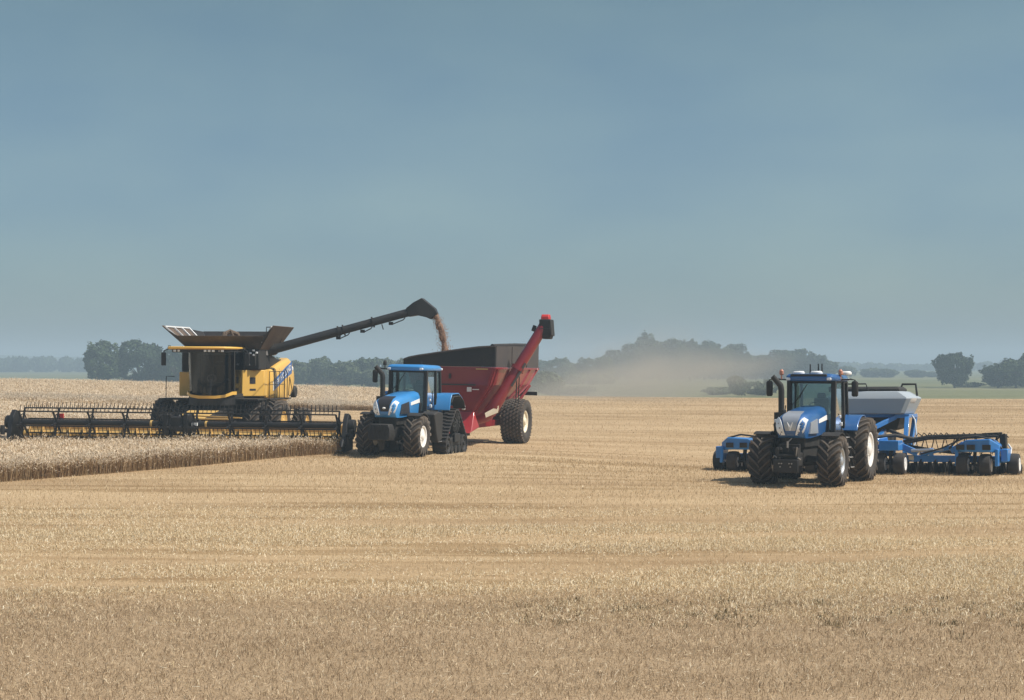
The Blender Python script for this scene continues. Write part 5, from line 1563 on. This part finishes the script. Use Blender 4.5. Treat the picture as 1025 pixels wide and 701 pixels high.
def tree(kind, px, d, top, width_px, label, group=None, rot=None, cat='tree', name='broadleaf_tree'):
    """a tree whose crown tops out at picture row `top` when it stands d metres away"""
    w_, h_, cdta, td = TREES[kind]
    x_ = wx(px, d); z_ = g1(x_, d)
    H_ = (CAMZ + (HORIZON - top) / F * d) - z_
    W_ = width_px / F * d
    root = empty(name, None, (x_, d, z_))
    root.rotation_euler = (0, 0, random.uniform(0, 6.28) if rot is None else rot)
    root.scale = (W_ / w_ * 1.05, W_ / w_ * 1.05, H_ / h_ / 1.0)
    tag(root, label, cat, group)
    for nm, dt in (('crown', cdta), ('trunk', td)):
        o = bpy.data.objects.new(nm, dt); COL.objects.link(o); o.parent = root
    return root

ORD = ['first', 'second', 'third', 'fourth', 'fifth', 'sixth', 'seventh', 'eighth', 'ninth', 'tenth', 'eleventh', 'twelfth', 'thirteenth', 'fourteenth', 'fifteenth', 'sixteenth', 'seventeenth', 'eighteenth', 'nineteenth', 'twentieth', 'twenty-first', 'twenty-second', 'twenty-third', 'twenty-fourth', 'twenty-fifth']
def rowof(spec, fmt, group, d, jit=18):
    rg = random.Random(len(spec) * 7 + int(d))
    for i, (kind, px, top, wpx) in enumerate(sorted(spec, key=lambda s: s[1])):
        tree(kind, px, d + rg.uniform(-jit, jit), top, wpx, fmt.format(ORD[i]), group)

tree(1, 102, 418, 341, 40, 'rounded broadleaf tree at the left end of the trees behind the barley', 'trees behind the barley')
tree(2, 139, 425, 337, 54, 'broad domed tree beside the combine, tallest of the trees behind the barley', 'trees behind the barley')
tree(0, 172, 420, 344, 34, 'tree half hidden by the mirror of the combine', 'trees behind the barley')
rowof([(1, 196, 348, 34), (0, 222, 350, 38), (2, 250, 352, 40), (4, 272, 356, 34)], 'hazy tree hidden behind the combine, {} from the left', 'trees behind the barley', 430)
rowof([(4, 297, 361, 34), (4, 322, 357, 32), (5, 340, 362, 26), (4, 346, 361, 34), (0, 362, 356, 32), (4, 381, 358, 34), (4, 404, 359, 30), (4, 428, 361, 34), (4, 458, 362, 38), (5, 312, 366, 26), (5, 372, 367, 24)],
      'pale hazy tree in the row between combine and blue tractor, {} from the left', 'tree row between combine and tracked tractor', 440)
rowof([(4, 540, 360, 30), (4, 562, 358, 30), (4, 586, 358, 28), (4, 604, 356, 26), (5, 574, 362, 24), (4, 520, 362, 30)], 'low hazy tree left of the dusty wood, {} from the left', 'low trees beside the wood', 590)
rowof([(1, 618, 350, 30), (1, 634, 344, 30), (3, 646, 332.5, 26), (0, 660, 338, 34), (1, 676, 339, 30), (0, 690, 337.5, 32), (1, 704, 341, 30), (2, 718, 342, 38), (1, 733, 344, 30), (0, 744, 351, 30), (2, 756, 354, 34), (1, 768, 355, 26), (1, 784, 350, 32), (2, 798, 347, 38), (0, 812, 353, 32), (4, 824, 360, 28)],
      'dark tree in the wood behind the dust cloud, {} from its left edge', 'wood behind the dust cloud', 640, 10)
tree(2, 954.5, 415, 350.5, 40, 'solitary round tree standing alone on the meadow at the right', None, 1.0)
rowof([(2, 998, 362, 36), (0, 1016, 357, 40), (1, 1036, 352, 42), (0, 1060, 349, 46)], 'dark tree of the copse at the right border of the picture, {} from the left', 'copse at the right', 415, 6)
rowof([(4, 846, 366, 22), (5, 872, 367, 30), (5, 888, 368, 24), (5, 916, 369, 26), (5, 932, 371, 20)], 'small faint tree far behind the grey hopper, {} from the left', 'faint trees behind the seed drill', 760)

def bush(px, d, top, wpx, label, data, group='bushes on the meadow'):
    x_ = wx(px, d); z_ = g1(x_, d)
    H_ = (CAMZ + (HORIZON - top) / F * d) - z_; W_ = wpx / F * d
    o = bpy.data.objects.new('bush', data); COL.objects.link(o); o.location = (x_, d, z_ - .1)
    o.rotation_euler = (0, 0, random.uniform(0, 6)); o.scale = (W_ / 5, W_ / 5, H_ / 3.1)
    tag(o, label, 'bush', group)
bush(738, 300, 374, 22, 'pale upright bush on the meadow left of the wheeled tractor mirror', bd_)
bush(757, 310, 380, 24, 'low dark bush on the meadow just left of the tractor exhaust', bd2)
bush(716, 320, 386, 26, 'flat low bush on the meadow under the right side of the dust', bd2)
bush(772, 330, 378, 20, 'bush on the meadow directly behind the tractor exhaust pipe', bd_)
bush(549, 300, 370, 34, 'large hazy bush on the meadow just right of the cart', bd_)
bush(575, 320, 385, 34, 'low bush on the meadow below the dust, right of the larger bush', bd2)
bush(524, 310, 374, 26, 'bush on the meadow half hidden behind the cart', bd2)
bush(970, 420, 381, 24, 'small bush at the foot of the solitary tree', bd2)

# far woods that read as one mass, and the far hills
def far_wood(name, label, pxs, d, tops, seed, depth=40, leaf=1.6, mat=LEAF, per=700):
    rg = np.random.default_rng(seed)
    allc = []
    x0, x1 = wx(pxs[0], d), wx(pxs[-1], d)
    n = int((x1 - x0) / (d * .0055))
    for k in range(n):
        px = pxs[0] + (pxs[-1] - pxs[0]) * (k + rg.uniform(0, 1)) / n
        dd = d + rg.uniform(0, depth)
        top = np.interp(px, pxs, tops) + rg.uniform(-1.2, 1.8)
        X_ = wx(px, dd); gz = g1(X_, min(dd, 3000)); H_ = CAMZ + (HORIZON - top) / F * dd - gz; W_ = d * rg.uniform(.0075, .013)
        nl = per
        v = rg.normal(0, 1, (nl, 3)); v /= np.linalg.norm(v, axis=1)[:, None]
        rad_ = rg.uniform(.5, 1.0, nl)[:, None] ** .4 * (1 + .16 * np.sin(v[:, :1] * 7 + k) * np.cos(v[:, 2:] * 8 + v[:, 1:2] * 5))
        P = np.array([X_, dd, gz + H_ * .5]) + v * rad_ * np.array([W_ * .5, W_ * .5, H_ * .53])
        a = rg.normal(0, 1, (nl, 3)); a /= np.linalg.norm(a, axis=1)[:, None]
        bb = np.cross(a, v); s = rg.uniform(.6, 1.3, nl)[:, None] * leaf
        allc.append(np.stack([P - a * s, P + bb * s * .6, P + a * s, P - bb * s * .6], 1).reshape(-1, 3))
    co = np.concatenate(allc)
    o = grid_mesh(name, co, np.arange(len(co)).reshape(-1, 4), mat, smooth=False)
    return tag(o, label, 'wood', kind='stuff')
far_wood('far_wood', 'blue hazy wood on the skyline at the left', [-60, 0, 40, 90, 130], 1150, [358, 359, 357, 359, 360], 1)
far_wood('far_wood', 'very faint wood on the skyline behind the grey hopper', [800, 850, 900, 960, 1090], 1350, [364, 363.5, 364, 362.5, 362], 2)
far_wood('back_wood', 'thick undergrowth closing the wood behind the dust', [606, 640, 700, 760, 830], 670, [362, 356, 356, 364, 366], 3, 30, .7)
far_wood('back_wood', 'dim undergrowth behind the trees between combine and cart', [150, 230, 300, 380, 480, 612], 480, [364, 366, 372, 372, 372, 374], 4, 30, .6, LEAF2)
far_wood('back_wood', 'shaded undergrowth of the copse at the right', [986, 1010, 1080], 432, [370, 368, 364], 5, 10, .5)

def hills():
    xs = np.linspace(-1900, 1900, 240); ys = np.linspace(1900, 2700, 12)
    XX, YY = np.meshgrid(xs, ys)
    u = XX / 2200 * F + 512
    crest = np.interp(u, [-900, -200, 0, 60, 110, 300, 500, 800, 1000, 1300, 2200], [10, 15, 19, 17, 9, 3, 2, 3, 6, 8, 4])
    crest = crest + 1.2 * np.sin(XX * .021) + .8 * np.sin(XX * .05 + 1)
    Z = G(XX, YY) - 2 + (np.maximum(0, crest) + 2) * np.sin(np.pi * np.clip((YY - 1900) / 800, 0, 1)) ** .8
    nx = 240
    i = np.arange(11 * 239); r, c_ = i // 239, i % 239; a = r * nx + c_
    return grid_mesh('hills', np.stack([XX, YY, Z], -1).reshape(-1, 3), np.stack([a, a + 1, a + nx + 1, a + nx], 1), hm)
hm, t, b, o_ = newmat('wooded_hill'); t.links.new(rampn(t, noise(t, .02, 5, .7, 'Object'), [(.35, (.03, .045, .02)), (.65, (.07, .085, .035))]), b.inputs['Base Color']); b.inputs['Roughness'].default_value = 1
tag(hills(), kind='structure')

# ------------------------------------------------------------------ dust and haze
def dust(name, label, cx, cy, cz, sx, sy, sz, dens, seed):
    n, m_ = 28, 16
    mb = MB(); vs = []
    for i in range(m_ + 1):
        for j in range(n):
            th, ph = math.pi * i / m_, 2 * math.pi * j / n
            vs.append((math.sin(th) * math.cos(ph), math.sin(th) * math.sin(ph), math.cos(th)))
    mb.add(vs, [(i * n + j, i * n + (j + 1) % n, (i + 1) * n + (j + 1) % n, (i + 1) * n + j) for i in range(m_) for j in range(n)])
    m, t, b, o = newmat(name + '_air'); t.nodes.remove(b)
    pv = t.nodes.new('ShaderNodeVolumePrincipled'); pv.inputs['Color'].default_value = (.93, .83, .67, 1)
    tcn = t.nodes.new('ShaderNodeTexCoord')
    ln = t.nodes.new('ShaderNodeVectorMath'); ln.operation = 'LENGTH'; t.links.new(tcn.outputs['Object'], ln.inputs[0])
    fall = t.nodes.new('ShaderNodeMapRange'); fall.interpolation_type = 'SMOOTHSTEP'
    fall.inputs[1].default_value = .15; fall.inputs[2].default_value = 1.0; fall.inputs[3].default_value = 1; fall.inputs[4].default_value = 0
    t.links.new(ln.outputs['Value'], fall.inputs[0])
    nz = noise(t, 2.4, 4, .6, 'Object', stretch=(1, 1, .9)); nz.node.inputs['Scale'].default_value = 2.2
    cl = t.nodes.new('ShaderNodeMapRange'); cl.inputs[1].default_value = .36; cl.inputs[2].default_value = .72; cl.inputs[3].default_value = .15; cl.inputs[4].default_value = 1.6; t.links.new(nz, cl.inputs[0])
    mu = t.nodes.new('ShaderNodeMath'); mu.operation = 'MULTIPLY'; t.links.new(fall.outputs[0], mu.inputs[0]); t.links.new(cl.outputs[0], mu.inputs[1])
    m3 = t.nodes.new('ShaderNodeMath'); m3.operation = 'MULTIPLY'; m3.inputs[1].default_value = dens; t.links.new(mu.outputs[0], m3.inputs[0])
    t.links.new(m3.outputs[0], pv.inputs['Density'])
    t.links.new(pv.outputs[0], o.inputs['Volume'])
    ob = mb.build(name, m)
    ob.location = (cx, cy, cz); ob.scale = (sx, sy, sz); ob.rotation_euler = (0, R(-8), 0)
    return tag(ob, label, 'dust', kind='stuff')
dust('dust_cloud', 'pale tan dust cloud drifting over the meadow in front of the wood', wx(630, 215), 215, 1.6, 21, 14, 10.0, .054, 1)
dust('dust_cloud', 'thin veil of tan dust hanging low over the stubble right of the cart', wx(620, 140), 140, 1.8, 19, 28, 3.4, .055, 3)
dust('chaff_dust', 'small puff of chaff dust behind the combine', -9.2, 79.0, 2.1, 1.5, 2.2, 1.3, .16, 2)

m, t, b, o_ = newmat('haze_air'); t.nodes.remove(b)
pv = t.nodes.new('ShaderNodeVolumePrincipled'); pv.inputs['Color'].default_value = (.70, .88, .98, 1); pv.inputs['Density'].default_value = HAZE_DENSITY
t.links.new(pv.outputs[0], o_.inputs['Volume'])
mb = MB(); mb.box(-3600, 3600, -260, 3400, -8.5, 34)
hz = mb.build('haze', m, smooth=0)
tag(hz, 'thin blue summer haze over the whole landscape', 'haze', kind='stuff')
